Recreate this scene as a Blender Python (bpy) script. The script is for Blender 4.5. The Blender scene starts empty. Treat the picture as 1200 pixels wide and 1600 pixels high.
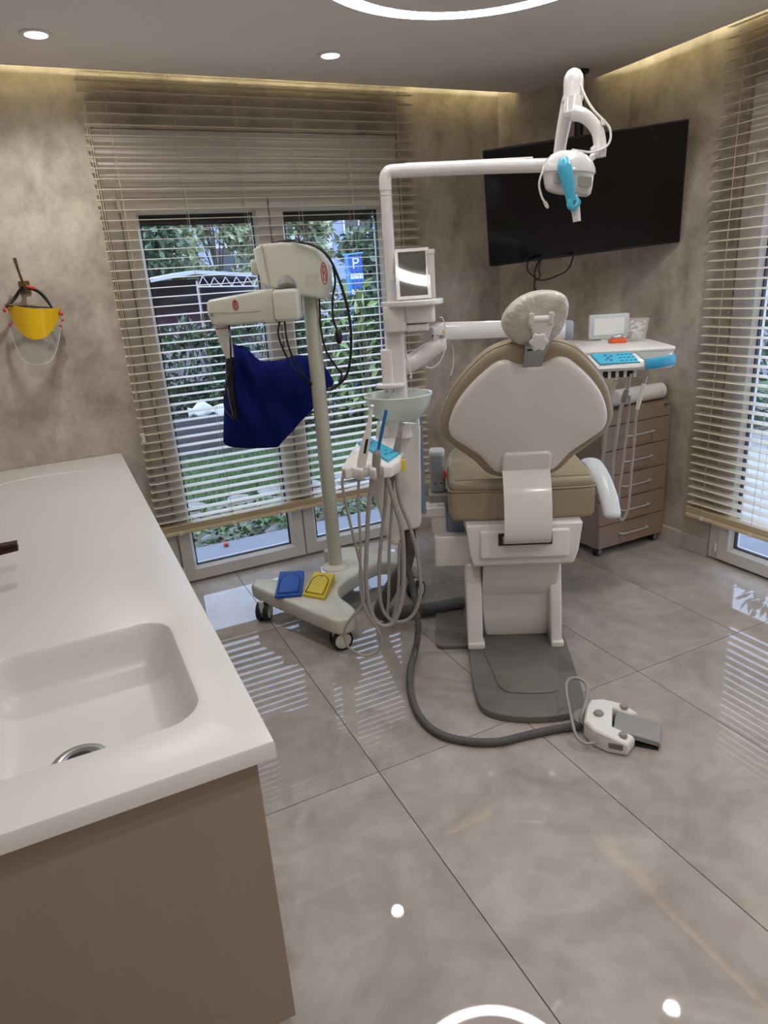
import bpy, bmesh, math, random
from mathutils import Vector, Matrix

random.seed(7)
scene = bpy.context.scene
COL = scene.collection
R = math.radians
PI = math.pi

# ------------------------------------------------------------------ camera
HC = 1.617
cam_d = bpy.data.cameras.new('camera')
cam = bpy.data.objects.new('camera', cam_d)
COL.objects.link(cam)
# rows: world axes expressed in camera space (x right, y down, z forward)
RX = (0.89739331, -0.19859693, 0.3940108)
RY = (-0.43635852, -0.26710466, 0.85921263)
RZ = (-0.06539487, -0.94298163, -0.3263574)
cam.matrix_world = Matrix(((RX[0], -RX[1], -RX[2], 0.0),
                           (RY[0], -RY[1], -RY[2], 0.0),
                           (RZ[0], -RZ[1], -RZ[2], HC),
                           (0, 0, 0, 1)))
cam_d.sensor_fit = 'VERTICAL'
cam_d.sensor_height = 36.0
cam_d.lens = 1058.0 / 1600.0 * 36.0
cam_d.clip_start = 0.05
cam_d.clip_end = 200
scene.camera = cam

# ------------------------------------------------------------------ world, lights, exposure
world = bpy.data.worlds.new('overcast_sky')
scene.world = world
world.use_nodes = True
wn = world.node_tree
wn.nodes.clear()
wo = wn.nodes.new('ShaderNodeOutputWorld')
wb = wn.nodes.new('ShaderNodeBackground')
wb.inputs['Color'].default_value = (0.58, 0.72, 1.0, 1)
wb.inputs['Strength'].default_value = 3.2
wn.links.new(wb.outputs[0], wo.inputs[0])

RING_EMIT = 15.0
SPOT_W = 34.0
COVE_EMIT = 3.6
scene.view_settings.view_transform = 'Standard'
scene.view_settings.look = 'None'
scene.view_settings.gamma = 1.0
scene.view_settings.use_curve_mapping = False
scene.view_settings.exposure = 0.36

# ------------------------------------------------------------------ materials
def lin(c):
    c = c / 255.0
    return c / 12.92 if c <= 0.04045 else ((c + 0.055) / 1.055) ** 2.4
def rgb(t): return (lin(t[0]), lin(t[1]), lin(t[2]), 1)
MATS = {}
def newmat(name):
    m = bpy.data.materials.new(name)
    m.use_nodes = True
    nt = m.node_tree
    return m, nt, nt.nodes['Principled BSDF']
def N(nt, typ, **kw):
    n = nt.nodes.new(typ)
    for k, v in kw.items():
        setattr(n, k, v)
    return n
def mat(name, col, rough=0.5, metal=0.0, spec=0.5, coat=0.0, var=0.06, vscale=6.0, bump=0.0, bscale=60.0, alpha=None, trans=0.0, stretch=None):
    if name in MATS: return MATS[name]
    m, nt, b = newmat(name)
    c = rgb(col)
    tc = N(nt, 'ShaderNodeTexCoord')
    src = tc.outputs['Object']
    if stretch:
        mp = N(nt, 'ShaderNodeMapping')
        mp.inputs['Scale'].default_value = stretch
        nt.links.new(src, mp.inputs[0]); src = mp.outputs[0]
    nz = N(nt, 'ShaderNodeTexNoise')
    nz.inputs['Scale'].default_value = vscale
    nz.inputs['Detail'].default_value = 5
    nt.links.new(src, nz.inputs['Vector'])
    mx = N(nt, 'ShaderNodeMix', data_type='RGBA')
    mx.inputs[6].default_value = tuple(x * (1 - var) for x in c[:3]) + (1,)
    mx.inputs[7].default_value = tuple(min(1, x * (1 + var)) for x in c[:3]) + (1,)
    nt.links.new(nz.outputs['Fac'], mx.inputs[0])
    nt.links.new(mx.outputs[2], b.inputs['Base Color'])
    b.inputs['Roughness'].default_value = rough
    b.inputs['Metallic'].default_value = metal
    b.inputs['Specular IOR Level'].default_value = spec
    b.inputs['Coat Weight'].default_value = coat
    b.inputs['Coat Roughness'].default_value = 0.05
    if trans: b.inputs['Transmission Weight'].default_value = trans
    if bump:
        n2 = N(nt, 'ShaderNodeTexNoise')
        n2.inputs['Scale'].default_value = bscale
        n2.inputs['Detail'].default_value = 4
        nt.links.new(src, n2.inputs['Vector'])
        bp = N(nt, 'ShaderNodeBump')
        bp.inputs['Strength'].default_value = bump
        bp.inputs['Distance'].default_value = 0.01
        nt.links.new(n2.outputs['Fac'], bp.inputs['Height'])
        nt.links.new(bp.outputs[0], b.inputs['Normal'])
    MATS[name] = m
    return m
def emit(name, col, strength):
    m = bpy.data.materials.new(name); m.use_nodes = True
    nt = m.node_tree; nt.nodes.clear()
    o = N(nt, 'ShaderNodeOutputMaterial'); e = N(nt, 'ShaderNodeEmission')
    e.inputs[0].default_value = col + (1,); e.inputs[1].default_value = strength
    nt.links.new(e.outputs[0], o.inputs[0])
    MATS[name] = m
    return m
def thin_glass(name, tint=(0.93, 0.96, 0.97), refl=0.08, rough=0.02, haze=0.0, hazecol=(0.8, 0.8, 0.8)):
    m = bpy.data.materials.new(name); m.use_nodes = True
    nt = m.node_tree; nt.nodes.clear()
    o = N(nt, 'ShaderNodeOutputMaterial')
    t = N(nt, 'ShaderNodeBsdfTransparent'); t.inputs[0].default_value = tint + (1,)
    g = N(nt, 'ShaderNodeBsdfGlossy'); g.inputs['Roughness'].default_value = rough
    lw = N(nt, 'ShaderNodeLayerWeight'); lw.inputs[0].default_value = 0.5
    pw = N(nt, 'ShaderNodeMath', operation='POWER'); pw.inputs[1].default_value = 4.0
    nt.links.new(lw.outputs['Facing'], pw.inputs[0])
    f = N(nt, 'ShaderNodeMath', operation='MULTIPLY_ADD'); f.inputs[1].default_value = 0.55; f.inputs[2].default_value = refl * 0.5
    nt.links.new(pw.outputs[0], f.inputs[0])
    mx = N(nt, 'ShaderNodeMixShader')
    nt.links.new(f.outputs[0], mx.inputs[0]); nt.links.new(t.outputs[0], mx.inputs[1]); nt.links.new(g.outputs[0], mx.inputs[2])
    out = mx.outputs[0]
    if haze:
        d = N(nt, 'ShaderNodeBsdfDiffuse'); d.inputs[0].default_value = hazecol + (1,)
        m2 = N(nt, 'ShaderNodeMixShader'); m2.inputs[0].default_value = haze
        nt.links.new(out, m2.inputs[1]); nt.links.new(d.outputs[0], m2.inputs[2]); out = m2.outputs[0]
    nt.links.new(out, o.inputs[0])
    MATS[name] = m
    return m

def wall_material():
    m, nt, b = newmat('concrete_wallpaper')
    tc = N(nt, 'ShaderNodeTexCoord')
    geo = N(nt, 'ShaderNodeNewGeometry')
    n1 = N(nt, 'ShaderNodeTexNoise'); n1.inputs['Scale'].default_value = 3.2; n1.inputs['Detail'].default_value = 8; n1.inputs['Roughness'].default_value = 0.62; n1.inputs['Distortion'].default_value = 0.4
    mp = N(nt, 'ShaderNodeMapping'); mp.inputs['Scale'].default_value = (1.2, 1.2, 1.0)
    n2 = N(nt, 'ShaderNodeTexNoise'); n2.inputs['Scale'].default_value = 9.0; n2.inputs['Detail'].default_value = 9; n2.inputs['Roughness'].default_value = 0.7
    nt.links.new(geo.outputs['Position'], mp.inputs[0])
    nt.links.new(mp.outputs[0], n1.inputs['Vector']); nt.links.new(mp.outputs[0], n2.inputs['Vector'])
    r1 = N(nt, 'ShaderNodeValToRGB')
    r1.color_ramp.elements[0].position = 0.3; r1.color_ramp.elements[0].color = rgb((152, 142, 130))
    r1.color_ramp.elements[1].position = 0.68; r1.color_ramp.elements[1].color = rgb((204, 195, 184))
    e = r1.color_ramp.elements.new(0.5); e.color = rgb((184, 173, 160))
    nt.links.new(n1.outputs['Fac'], r1.inputs[0])
    r2 = N(nt, 'ShaderNodeValToRGB')
    r2.color_ramp.elements[0].position = 0.3; r2.color_ramp.elements[0].color = (0.80, 0.785, 0.77, 1)
    r2.color_ramp.elements[1].position = 0.58; r2.color_ramp.elements[1].color = (1.06, 1.05, 1.04, 1)
    nt.links.new(n2.outputs['Fac'], r2.inputs[0])
    mx = N(nt, 'ShaderNodeMix', data_type='RGBA', blend_type='MULTIPLY'); mx.inputs[0].default_value = 1.0
    nt.links.new(r1.outputs[0], mx.inputs[6]); nt.links.new(r2.outputs[0], mx.inputs[7])
    nt.links.new(mx.outputs[2], b.inputs['Base Color'])
    b.inputs['Roughness'].default_value = 0.6
    b.inputs['Specular IOR Level'].default_value = 0.25
    bp = N(nt, 'ShaderNodeBump'); bp.inputs['Strength'].default_value = 0.12; bp.inputs['Distance'].default_value = 0.004
    nt.links.new(n2.outputs['Fac'], bp.inputs['Height']); nt.links.new(bp.outputs[0], b.inputs['Normal'])
    MATS['wall'] = m
    return m
def tile_material():
    m, nt, b = newmat('polished_stone_tile')
    geo = N(nt, 'ShaderNodeNewGeometry')
    oi = N(nt, 'ShaderNodeObjectInfo')
    ad = N(nt, 'ShaderNodeVectorMath', operation='MULTIPLY_ADD')
    ad.inputs[1].default_value = (1, 1, 1)
    sc = N(nt, 'ShaderNodeVectorMath', operation='SCALE'); sc.inputs['Scale'].default_value = 0.35
    cmb = N(nt, 'ShaderNodeCombineXYZ')
    mlt = N(nt, 'ShaderNodeMath', operation='MULTIPLY'); mlt.inputs[1].default_value = 37.0
    nt.links.new(oi.outputs['Random'], mlt.inputs[0])
    nt.links.new(mlt.outputs[0], cmb.inputs[0]); nt.links.new(mlt.outputs[0], cmb.inputs[2])
    nt.links.new(geo.outputs['Position'], ad.inputs[0]); nt.links.new(cmb.outputs[0], ad.inputs[2])
    n1 = N(nt, 'ShaderNodeTexNoise'); n1.inputs['Scale'].default_value = 2.3; n1.inputs['Detail'].default_value = 7; n1.inputs['Roughness'].default_value = 0.6; n1.inputs['Distortion'].default_value = 1.2
    nt.links.new(ad.outputs[0], n1.inputs['Vector'])
    r1 = N(nt, 'ShaderNodeValToRGB')
    r1.color_ramp.elements[0].position = 0.28; r1.color_ramp.elements[0].color = rgb((150, 141, 135))
    r1.color_ramp.elements[1].position = 0.72; r1.color_ramp.elements[1].color = rgb((178, 170, 164))
    nt.links.new(n1.outputs['Fac'], r1.inputs[0])
    # thin pale veins
    n2 = N(nt, 'ShaderNodeTexNoise'); n2.inputs['Scale'].default_value = 0.55; n2.inputs['Detail'].default_value = 4; n2.inputs['Distortion'].default_value = 0.5
    nt.links.new(ad.outputs[0], n2.inputs['Vector'])
    r2 = N(nt, 'ShaderNodeValToRGB')
    r2.color_ramp.elements[0].position = 0.488; r2.color_ramp.elements[0].color = (0, 0, 0, 1)
    e = r2.color_ramp.elements.new(0.5); e.color = (1, 1, 1, 1)
    r2.color_ramp.elements[2].position = 0.506; r2.color_ramp.elements[2].color = (0, 0, 0, 1)
    nt.links.new(n2.outputs['Fac'], r2.inputs[0])
    ml = N(nt, 'ShaderNodeMath', operation='MULTIPLY'); ml.inputs[1].default_value = 0.16
    nt.links.new(r2.outputs[0], ml.inputs[0])
    mx = N(nt, 'ShaderNodeMix', data_type='RGBA')
    nt.links.new(ml.outputs[0], mx.inputs[0]); nt.links.new(r1.outputs[0], mx.inputs[6])
    mx.inputs[7].default_value = rgb((196, 186, 174))
    # fine smudges
    n3 = N(nt, 'ShaderNodeTexNoise'); n3.inputs['Scale'].default_value = 14; n3.inputs['Detail'].default_value = 8
    nt.links.new(ad.outputs[0], n3.inputs['Vector'])
    r3 = N(nt, 'ShaderNodeValToRGB')
    r3.color_ramp.elements[0].position = 0.35; r3.color_ramp.elements[0].color = (0.92, 0.91, 0.9, 1)
    r3.color_ramp.elements[1].position = 0.6; r3.color_ramp.elements[1].color = (1.02, 1.02, 1.02, 1)
    nt.links.new(n3.outputs['Fac'], r3.inputs[0])
    m3 = N(nt, 'ShaderNodeMix', data_type='RGBA', blend_type='MULTIPLY'); m3.inputs[0].default_value = 1
    nt.links.new(mx.outputs[2], m3.inputs[6]); nt.links.new(r3.outputs[0], m3.inputs[7])
    nt.links.new(m3.outputs[2], b.inputs['Base Color'])
    b.inputs['Roughness'].default_value = 0.02
    b.inputs['Specular IOR Level'].default_value = 0.5
    # the very slight waviness of polished porcelain
    n4 = N(nt, 'ShaderNodeTexNoise'); n4.inputs['Scale'].default_value = 7.0; n4.inputs['Detail'].default_value = 1
    nt.links.new(ad.outputs[0], n4.inputs['Vector'])
    bp = N(nt, 'ShaderNodeBump'); bp.inputs['Strength'].default_value = 0.0035; bp.inputs['Distance'].default_value = 0.02
    nt.links.new(n4.outputs['Fac'], bp.inputs['Height']); nt.links.new(bp.outputs[0], b.inputs['Normal'])
    MATS['tile'] = m
    return m
def leaf_material(name, c0, c1, rough=0.4):
    m, nt, b = newmat(name)
    geo = N(nt, 'ShaderNodeNewGeometry')
    r1 = N(nt, 'ShaderNodeValToRGB')
    r1.color_ramp.elements[0].color = rgb(c0); r1.color_ramp.elements[1].color = rgb(c1)
    nt.links.new(geo.outputs['Random Per Island'], r1.inputs[0])
    nt.links.new(r1.outputs[0], b.inputs['Base Color'])
    b.inputs['Roughness'].default_value = rough
    MATS[name] = m
    return m

wall_material(); tile_material()
mat('grout', (92, 84, 78), 0.8)
mat('ceiling_paint', (226, 221, 220), 0.75, var=0.03)
mat('slab_paint', (225, 218, 190), 0.8, var=0.03)
mat('baseboard', (196, 186, 174), 0.4, var=0.04)
mat('upvc', (212, 206, 198), 0.32, var=0.03)
mat('gasket', (22, 22, 24), 0.6)
mat('slat_paint', (222, 212, 194), 0.42, var=0.05, stretch=(1, 12, 12))
mat('rail_golden', (208, 188, 150), 0.42, var=0.1, stretch=(1, 12, 12))
mat('cord', (205, 192, 160), 0.8)
mat('worktop', (218, 214, 210), 0.34, var=0.015, vscale=3)
mat('taupe_laminate', (150, 132, 119), 0.42, var=0.05, vscale=8, stretch=(6, 6, 0.5), bump=0.03, bscale=120)
mat('bronze', (74, 50, 40), 0.28, metal=0.9)
mat('brass', (126, 104, 70), 0.32, metal=0.8)
mat('chrome', (205, 205, 205), 0.12, metal=1.0)
mat('white_gloss', (226, 222, 220), 0.16, coat=0.3, var=0.02)
mat('white_satin', (224, 220, 216), 0.35, var=0.02)
mat('ivory', (208, 207, 194), 0.38, var=0.02)
mat('ivory_dark', (198, 196, 178), 0.38, var=0.03)
mat('beige_leather', (156, 142, 118), 0.42, var=0.05, bump=0.12, bscale=350)
mat('grey_plastic', (140, 142, 142), 0.45)
mat('pale_grey', (196, 200, 202), 0.35, var=0.03)
mat('dark_grey', (106, 102, 96), 0.5, var=0.06)
mat('mid_grey', (140, 138, 135), 0.5)
mat('hose_grey', (158, 152, 146), 0.5)
mat('corrugated', (84, 82, 80), 0.45)
mat('black', (16, 16, 17), 0.35)
mat('black_rubber', (26, 26, 28), 0.6)
mat('screen_black', (6, 6, 8), 0.12, spec=0.4, var=0.02)
mat('blue_film', (72, 176, 206), 0.3, var=0.05)
mat('blue_film_deep', (46, 150, 190), 0.3, var=0.08)
mat('button_blue', (24, 104, 160), 0.4)
mat('navy_cloth', (15, 29, 98), 0.9, spec=0.15, var=0.12, vscale=10, bump=0.15, bscale=220)
mat('pedal_blue', (28, 84, 176), 0.45)
mat('pedal_yellow', (222, 196, 62), 0.45)
mat('shield_yellow', (236, 190, 16), 0.25)
mat('red_plastic', (206, 52, 48), 0.4)
mat('logo_red', (182, 34, 38), 0.4)
mat('orange_plastic', (226, 96, 40), 0.4)
mat('cabinet_laminate', (136, 113, 98), 0.3, var=0.06, vscale=5, stretch=(8, 8, 0.6))
mat('drawer_laminate', (146, 124, 109), 0.24, var=0.05, vscale=5, stretch=(8, 8, 0.6))
mat('steel', (170, 172, 172), 0.3, metal=0.9)
mat('paper_white', (232, 230, 226), 0.6, var=0.02)
mat('bowl_ceramic', (218, 225, 217), 0.1, coat=0.4, var=0.02)
mat('cover_film', (204, 198, 188), 0.3, var=0.16, vscale=22, bump=0.7, bscale=38)
mat('steel_blue', (120, 136, 158), 0.4)
thin_glass('window_glass', (0.95, 0.97, 0.98))
thin_glass('clear_plastic', (0.95, 0.95, 0.95), haze=0.09)
thin_glass('cup_plastic', (0.98, 0.98, 0.97), haze=0.16, hazecol=(0.92, 0.9, 0.87))
emit('ring_light', (1.0, 0.995, 0.985), RING_EMIT)
emit('lamp_disc', (1.0, 0.97, 0.92), 12.0)
emit('cove_led', (1.0, 0.95, 0.68), COVE_EMIT * 8)

# ------------------------------------------------------------------ mesh helpers
def catmull(pts, n):
    P = [Vector(p) for p in pts]
    if len(P) < 3 or n <= 1: return P
    out = []
    for i in range(len(P) - 1):
        p0 = P[i - 1] if i > 0 else P[0] * 2 - P[1]
        p1, p2 = P[i], P[i + 1]
        p3 = P[i + 2] if i + 2 < len(P) else P[-1] * 2 - P[-2]
        for k in range(n):
            t = k / n
            out.append(0.5 * ((2 * p1) + (p2 - p0) * t + (2 * p0 - 5 * p1 + 4 * p2 - p3) * t * t + (3 * p1 - p0 - 3 * p2 + p3) * t ** 3))
    out.append(P[-1])
    return out
def resample(pts, step):
    out = [pts[0]]; acc = 0.0
    for a, b in zip(pts, pts[1:]):
        L = (b - a).length
        if L < 1e-9: continue
        d = step - acc
        while d <= L:
            out.append(a.lerp(b, d / L)); d += step
        acc = L - (d - step)
    return out

ORG = {}
class MB:
    def __init__(self): self.v = []; self.f = []
    def add(self, vs, fs):
        o = len(self.v)
        self.v += [tuple(x) for x in vs]
        self.f += [tuple(i + o for i in f) for f in fs]
        return self
    def box(self, c, s, rot=None):
        hx, hy, hz = s[0] / 2, s[1] / 2, s[2] / 2
        vs = [Vector((x, y, z)) for x in (-hx, hx) for y in (-hy, hy) for z in (-hz, hz)]
        if rot is not None: vs = [rot @ p for p in vs]
        vs = [p + Vector(c) for p in vs]
        return self.add(vs, [(0, 1, 3, 2), (4, 6, 7, 5), (0, 4, 5, 1), (2, 3, 7, 6), (0, 2, 6, 4), (1, 5, 7, 3)])
    def span(self, a, b):
        return self.box([(p + q) / 2 for p, q in zip(a, b)], [abs(q - p) for p, q in zip(a, b)])
    def tube(self, pts, r, seg=10, sm=6, caps=True, flat=1.0, up=None):
        P = catmull(pts, sm)
        n = len(P)
        rs = r if isinstance(r, (list, tuple)) else None
        T = [(P[min(i + 1, n - 1)] - P[max(i - 1, 0)]).normalized() for i in range(n)]
        u = Vector(up) if up else Vector((0, 0, 1))
        if abs(T[0].dot(u)) > 0.95: u = Vector((1, 0, 0))
        nn = (u - T[0] * u.dot(T[0])).normalized()
        vs = []; fs = []
        for i in range(n):
            nn = (nn - T[i] * nn.dot(T[i])).normalized()
            bb = T[i].cross(nn)
            if rs:
                q = i / (n - 1) * (len(rs) - 1); k = min(int(q), len(rs) - 2); ri = rs[k] + (rs[k + 1] - rs[k]) * (q - k)
            else: ri = r
            for j in range(seg):
                a = 2 * PI * j / seg
                vs.append(P[i] + (nn * math.cos(a) * flat + bb * math.sin(a)) * ri)
        for i in range(n - 1):
            for j in range(seg):
                j2 = (j + 1) % seg
                fs.append((i * seg + j, i * seg + j2, (i + 1) * seg + j2, (i + 1) * seg + j))
        if caps:
            fs.append(tuple(reversed(range(seg)))); fs.append(tuple((n - 1) * seg + j for j in range(seg)))
        return self.add(vs, fs)
    def corrugated(self, pts, r, pitch=0.009, seg=12, depth=0.14):
        P = resample(catmull(pts, 14), pitch / 2)
        n = len(P)
        T = [(P[min(i + 1, n - 1)] - P[max(i - 1, 0)]).normalized() for i in range(n)]
        u = Vector((0, 0, 1))
        if abs(T[0].dot(u)) > 0.95: u = Vector((1, 0, 0))
        nn = (u - T[0] * u.dot(T[0])).normalized()
        vs = []; fs = []
        for i in range(n):
            nn = (nn - T[i] * nn.dot(T[i])).normalized(); bb = T[i].cross(nn)
            ri = r * (1 - depth * (i % 2))
            for j in range(seg):
                a = 2 * PI * j / seg
                vs.append(P[i] + (nn * math.cos(a) + bb * math.sin(a)) * ri)
        for i in range(n - 1):
            for j in range(seg):
                j2 = (j + 1) % seg
                fs.append((i * seg + j, i * seg + j2, (i + 1) * seg + j2, (i + 1) * seg + j))
        fs.append(tuple(reversed(range(seg)))); fs.append(tuple((n - 1) * seg + j for j in range(seg)))
        return self.add(vs, fs)
    def lathe(self, prof, c=(0, 0, 0), seg=32, axis=(0, 0, 1), sx=1.0, sy=1.0):
        ax = Vector(axis).normalized()
        q = Vector((0, 0, 1)).rotation_difference(ax)
        vs = []; fs = []
        n = len(prof)
        for r, z in prof:
            for j in range(seg):
                a = 2 * PI * j / seg
                vs.append(q @ Vector((r * math.cos(a) * sx, r * math.sin(a) * sy, z)) + Vector(c))
        for i in range(n - 1):
            for j in range(seg):
                j2 = (j + 1) % seg
                fs.append((i * seg + j, i * seg + j2, (i + 1) * seg + j2, (i + 1) * seg + j))
        loop = tuple(prof[0]) == tuple(prof[-1])
        if prof[0][0] > 1e-6 and not loop: fs.append(tuple(reversed(range(seg))))
        if prof[-1][0] > 1e-6 and not loop: fs.append(tuple((n - 1) * seg + j for j in range(seg)))
        return self.add(vs, fs)
    def cyl(self, a, b, r, seg=20, r2=None):
        a = Vector(a); b = Vector(b); d = b - a
        return self.lathe([(r, 0), (r if r2 is None else r2, d.length)], a, seg, d)
    def loft(self, rings, closed=True, caps=True):
        n = len(rings[0]); vs = [p for r_ in rings for p in r_]; fs = []
        for i in range(len(rings) - 1):
            for j in range(n if closed else n - 1):
                j2 = (j + 1) % n
                fs.append((i * n + j, i * n + j2, (i + 1) * n + j2, (i + 1) * n + j))
        if caps:
            fs.append(tuple(reversed(range(n)))); fs.append(tuple((len(rings) - 1) * n + j for j in range(n)))
        return self.add(vs, fs)
    def prism(self, poly, fn, w0, w1):
        return self.loft([[fn(u, v, w0) for u, v in poly], [fn(u, v, w1) for u, v in poly]])
    def ball(self, c, r, s=(1, 1, 1), seg=20, rings=12):
        prof = [(r * math.sin(PI * i / rings), -r * math.cos(PI * i / rings)) for i in range(rings + 1)]
        vs = []; o = MB(); o.lathe(prof, (0, 0, 0), seg)
        return self.add([(x * s[0] + c[0], y * s[1] + c[1], z * s[2] + c[2]) for x, y, z in o.v], o.f)
    def build(self, name, m, parent=None, bev=0.0, bseg=3, sub=0, smooth=True, sharp=38, kind=None, label=None, fix=True):
        off = Vector((0, 0, 0))
        if parent is not None:
            root = parent
            while root.parent: root = root.parent
            off = Vector(ORG.get(root.name, (0, 0, 0)))
        me = bpy.data.meshes.new(name)
        me.from_pydata([tuple(Vector(p) - off) for p in self.v], [], self.f)
        if fix:
            bm = bmesh.new(); bm.from_mesh(me)
            bmesh.ops.remove_doubles(bm, verts=bm.verts, dist=1e-6)
            bmesh.ops.recalc_face_normals(bm, faces=bm.faces)
            bm.to_mesh(me); bm.free()
        me.materials.append(MATS[m])
        if smooth:
            me.shade_smooth()
            if not sub: me.set_sharp_from_angle(angle=R(sharp))
        o = bpy.data.objects.new(name, me); COL.objects.link(o)
        if parent is not None: o.parent = parent
        if bev:
            md = o.modifiers.new('bevel', 'BEVEL'); md.width = bev; md.segments = bseg; md.limit_method = 'ANGLE'; md.angle_limit = R(35)
            md.harden_normals = True
        if sub:
            md = o.modifiers.new('subdivision', 'SUBSURF'); md.levels = sub; md.render_levels = sub
        if kind: o['kind'] = kind
        if label: o['label'] = label
        return o

def tag(o, label=None, cat=None, group=None, kind=None):
    if label: o['label'] = label
    if cat: o['category'] = cat
    if group: o['group'] = group
    if kind: o['kind'] = kind
    return o
# frames: W world, C chair (x right, y towards the feet), V square to the window-side standing point
FR = {'W': ((0, 0), 0.0), 'C': ((1.375, 1.735), -math.atan2(.49, .8717)), 'V': ((0, 0), -R(25.975714))}
def to_world(fr, p):
    (ox, oy), a = FR[fr]
    return Vector((ox + p[0] * math.cos(a) - p[1] * math.sin(a), oy + p[0] * math.sin(a) + p[1] * math.cos(a), p[2]))
def thing(name, label, cat, fr='W', base=(0, 0, 0), group=None, kind=None):
    o = bpy.data.objects.new(name, None); COL.objects.link(o)
    o.empty_display_size = 0.1
    o.location = to_world(fr, base); o.rotation_euler = (0, 0, FR[fr][1])
    ORG[o.name] = base
    tag(o, label, cat, group, kind)
    return o
def single(o, fr, base, label, cat, group=None):
    """a thing that is one mesh: move its origin to its base in frame fr"""
    o.data.transform(Matrix.Translation(-Vector(base)))
    o.location = to_world(fr, base); o.rotation_euler = (0, 0, FR[fr][1])
    return tag(o, label, cat, group)
def rr(x0, y0, x1, y1, r, n=6):
    out = []
    for cx, cy, a0 in ((x1 - r, y1 - r, 0), (x0 + r, y1 - r, 90), (x0 + r, y0 + r, 180), (x1 - r, y0 + r, 270)):
        for k in range(n + 1):
            a = R(a0 + 90 * k / n); out.append((cx + r * math.cos(a), cy + r * math.sin(a)))
    return out
def smooth_poly(pts, n=4):
    P = [Vector((x, y)) for x, y in pts]; m = len(P); out = []
    for i in range(m):
        p0, p1, p2, p3 = P[i - 1], P[i], P[(i + 1) % m], P[(i + 2) % m]
        for k in range(n):
            t = k / n
            q = 0.5 * ((2 * p1) + (p2 - p0) * t + (2 * p0 - 5 * p1 + 4 * p2 - p3) * t * t + (3 * p1 - p0 - 3 * p2 + p3) * t ** 3)
            out.append((q.x, q.y))
    return out
def inset(poly, d):
    """move every vertex of a closed outline inwards by d (outline counter-clockwise or not)"""
    n = len(poly)
    area = sum(poly[i][0] * poly[(i + 1) % n][1] - poly[(i + 1) % n][0] * poly[i][1] for i in range(n))
    sg = 1 if area > 0 else -1
    out = []
    for i in range(n):
        a = Vector(poly[i - 1]); b = Vector(poly[(i + 1) % n]); t = (b - a)
        if t.length < 1e-9: out.append(poly[i]); continue
        t.normalize(); nrm = Vector((-t.y, t.x)) * sg
        out.append((poly[i][0] + nrm.x * d, poly[i][1] + nrm.y * d))
    return out
def pillow(mb, poly, fn, w0, w1, r=0.02, n=4):
    """closed outline extruded from w0 to w1 with rounded rims"""
    s = 1 if w1 > w0 else -1
    # bottom rim from the inside out, wall, top rim from the outside in
    bot = [[fn(u, v, w0 + s * r * (1 - math.sin(PI / 2 * k / n))) for u, v in inset(poly, r * (1 - math.cos(PI / 2 * k / n)))] for k in range(n, -1, -1)]
    top = [[fn(u, v, w1 - s * r * (1 - math.sin(PI / 2 * k / n))) for u, v in inset(poly, r * (1 - math.cos(PI / 2 * k / n)))] for k in range(n + 1)]
    mb.loft(bot + top)
    return mb
def text_mesh(name, body, size, m, parent, loc, xdir, ydir, extrude=0.001):
    cu = bpy.data.curves.new(name, 'FONT'); cu.body = body; cu.size = size; cu.align_x = 'CENTER'; cu.align_y = 'CENTER'; cu.extrude = extrude
    t = bpy.data.objects.new(name, cu); COL.objects.link(t)
    bpy.context.view_layer.update()
    me = bpy.data.meshes.new_from_object(t.evaluated_get(bpy.context.evaluated_depsgraph_get()))
    bpy.data.objects.remove(t); bpy.data.curves.remove(cu)
    root = parent
    while root.parent: root = root.parent
    off = Vector(ORG.get(root.name, (0, 0, 0)))
    x = Vector(xdir).normalized(); y = Vector(ydir).normalized(); z = x.cross(y)
    M = Matrix(((x.x, y.x, z.x, loc[0] - off.x), (x.y, y.y, z.y, loc[1] - off.y), (x.z, y.z, z.z, loc[2] - off.z), (0, 0, 0, 1)))
    me.transform(M)
    me.materials.clear(); me.materials.append(MATS[m]); me.name = name
    o = bpy.data.objects.new(name, me); COL.objects.link(o); o.parent = parent
    return o

# ================================================================== THE ROOM
XL, XR, YB, YF = -0.45, 3.12, 3.80, -1.6
ZP, ZS = 2.58, 2.74
DA, DB = (2.67, 3.80), (3.12, 3.20)      # the chamfered corner

# ---- floor: grout bed with polished 60 x 120 tiles
fl = MB().span((XL - 0.3, YF - 0.3, -0.08), (XR + 0.3, YB + 0.3, -0.006)).build('floor', 'grout', kind='structure', smooth=False)
tag(fl, 'glossy warm grey large-format tiled floor')
tile_me = None
GX, GY, TW, TL, GAP = 0.731, 1.787, 0.6, 1.2, 0.0032
for i in range(-2, 4):
    for j in range(-3, 2):
        x0 = GX + i * TW; y0 = GY + j * TL
        ax, bx = max(x0 + GAP / 2, XL), min(x0 + TW - GAP / 2, XR)
        ay, by = max(y0 + GAP / 2, YF), min(y0 + TL - GAP / 2, YB + 0.04)
        if bx - ax < 0.02 or by - ay < 0.02: continue
        whole = bx - ax > TW - 0.01 and by - ay > TL - 0.01
        if whole and tile_me is not None:
            o = bpy.data.objects.new('tile', tile_me); COL.objects.link(o); o.parent = fl
        else:
            w, l = bx - ax, by - ay
            o = MB().span((-w / 2, -l / 2, -0.008), (w / 2, l / 2, 0.0)).build('tile', 'tile', fl, smooth=False)
            if whole: tile_me = o.data
        o.location = ((ax + bx) / 2, (ay + by) / 2, 0)

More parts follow.
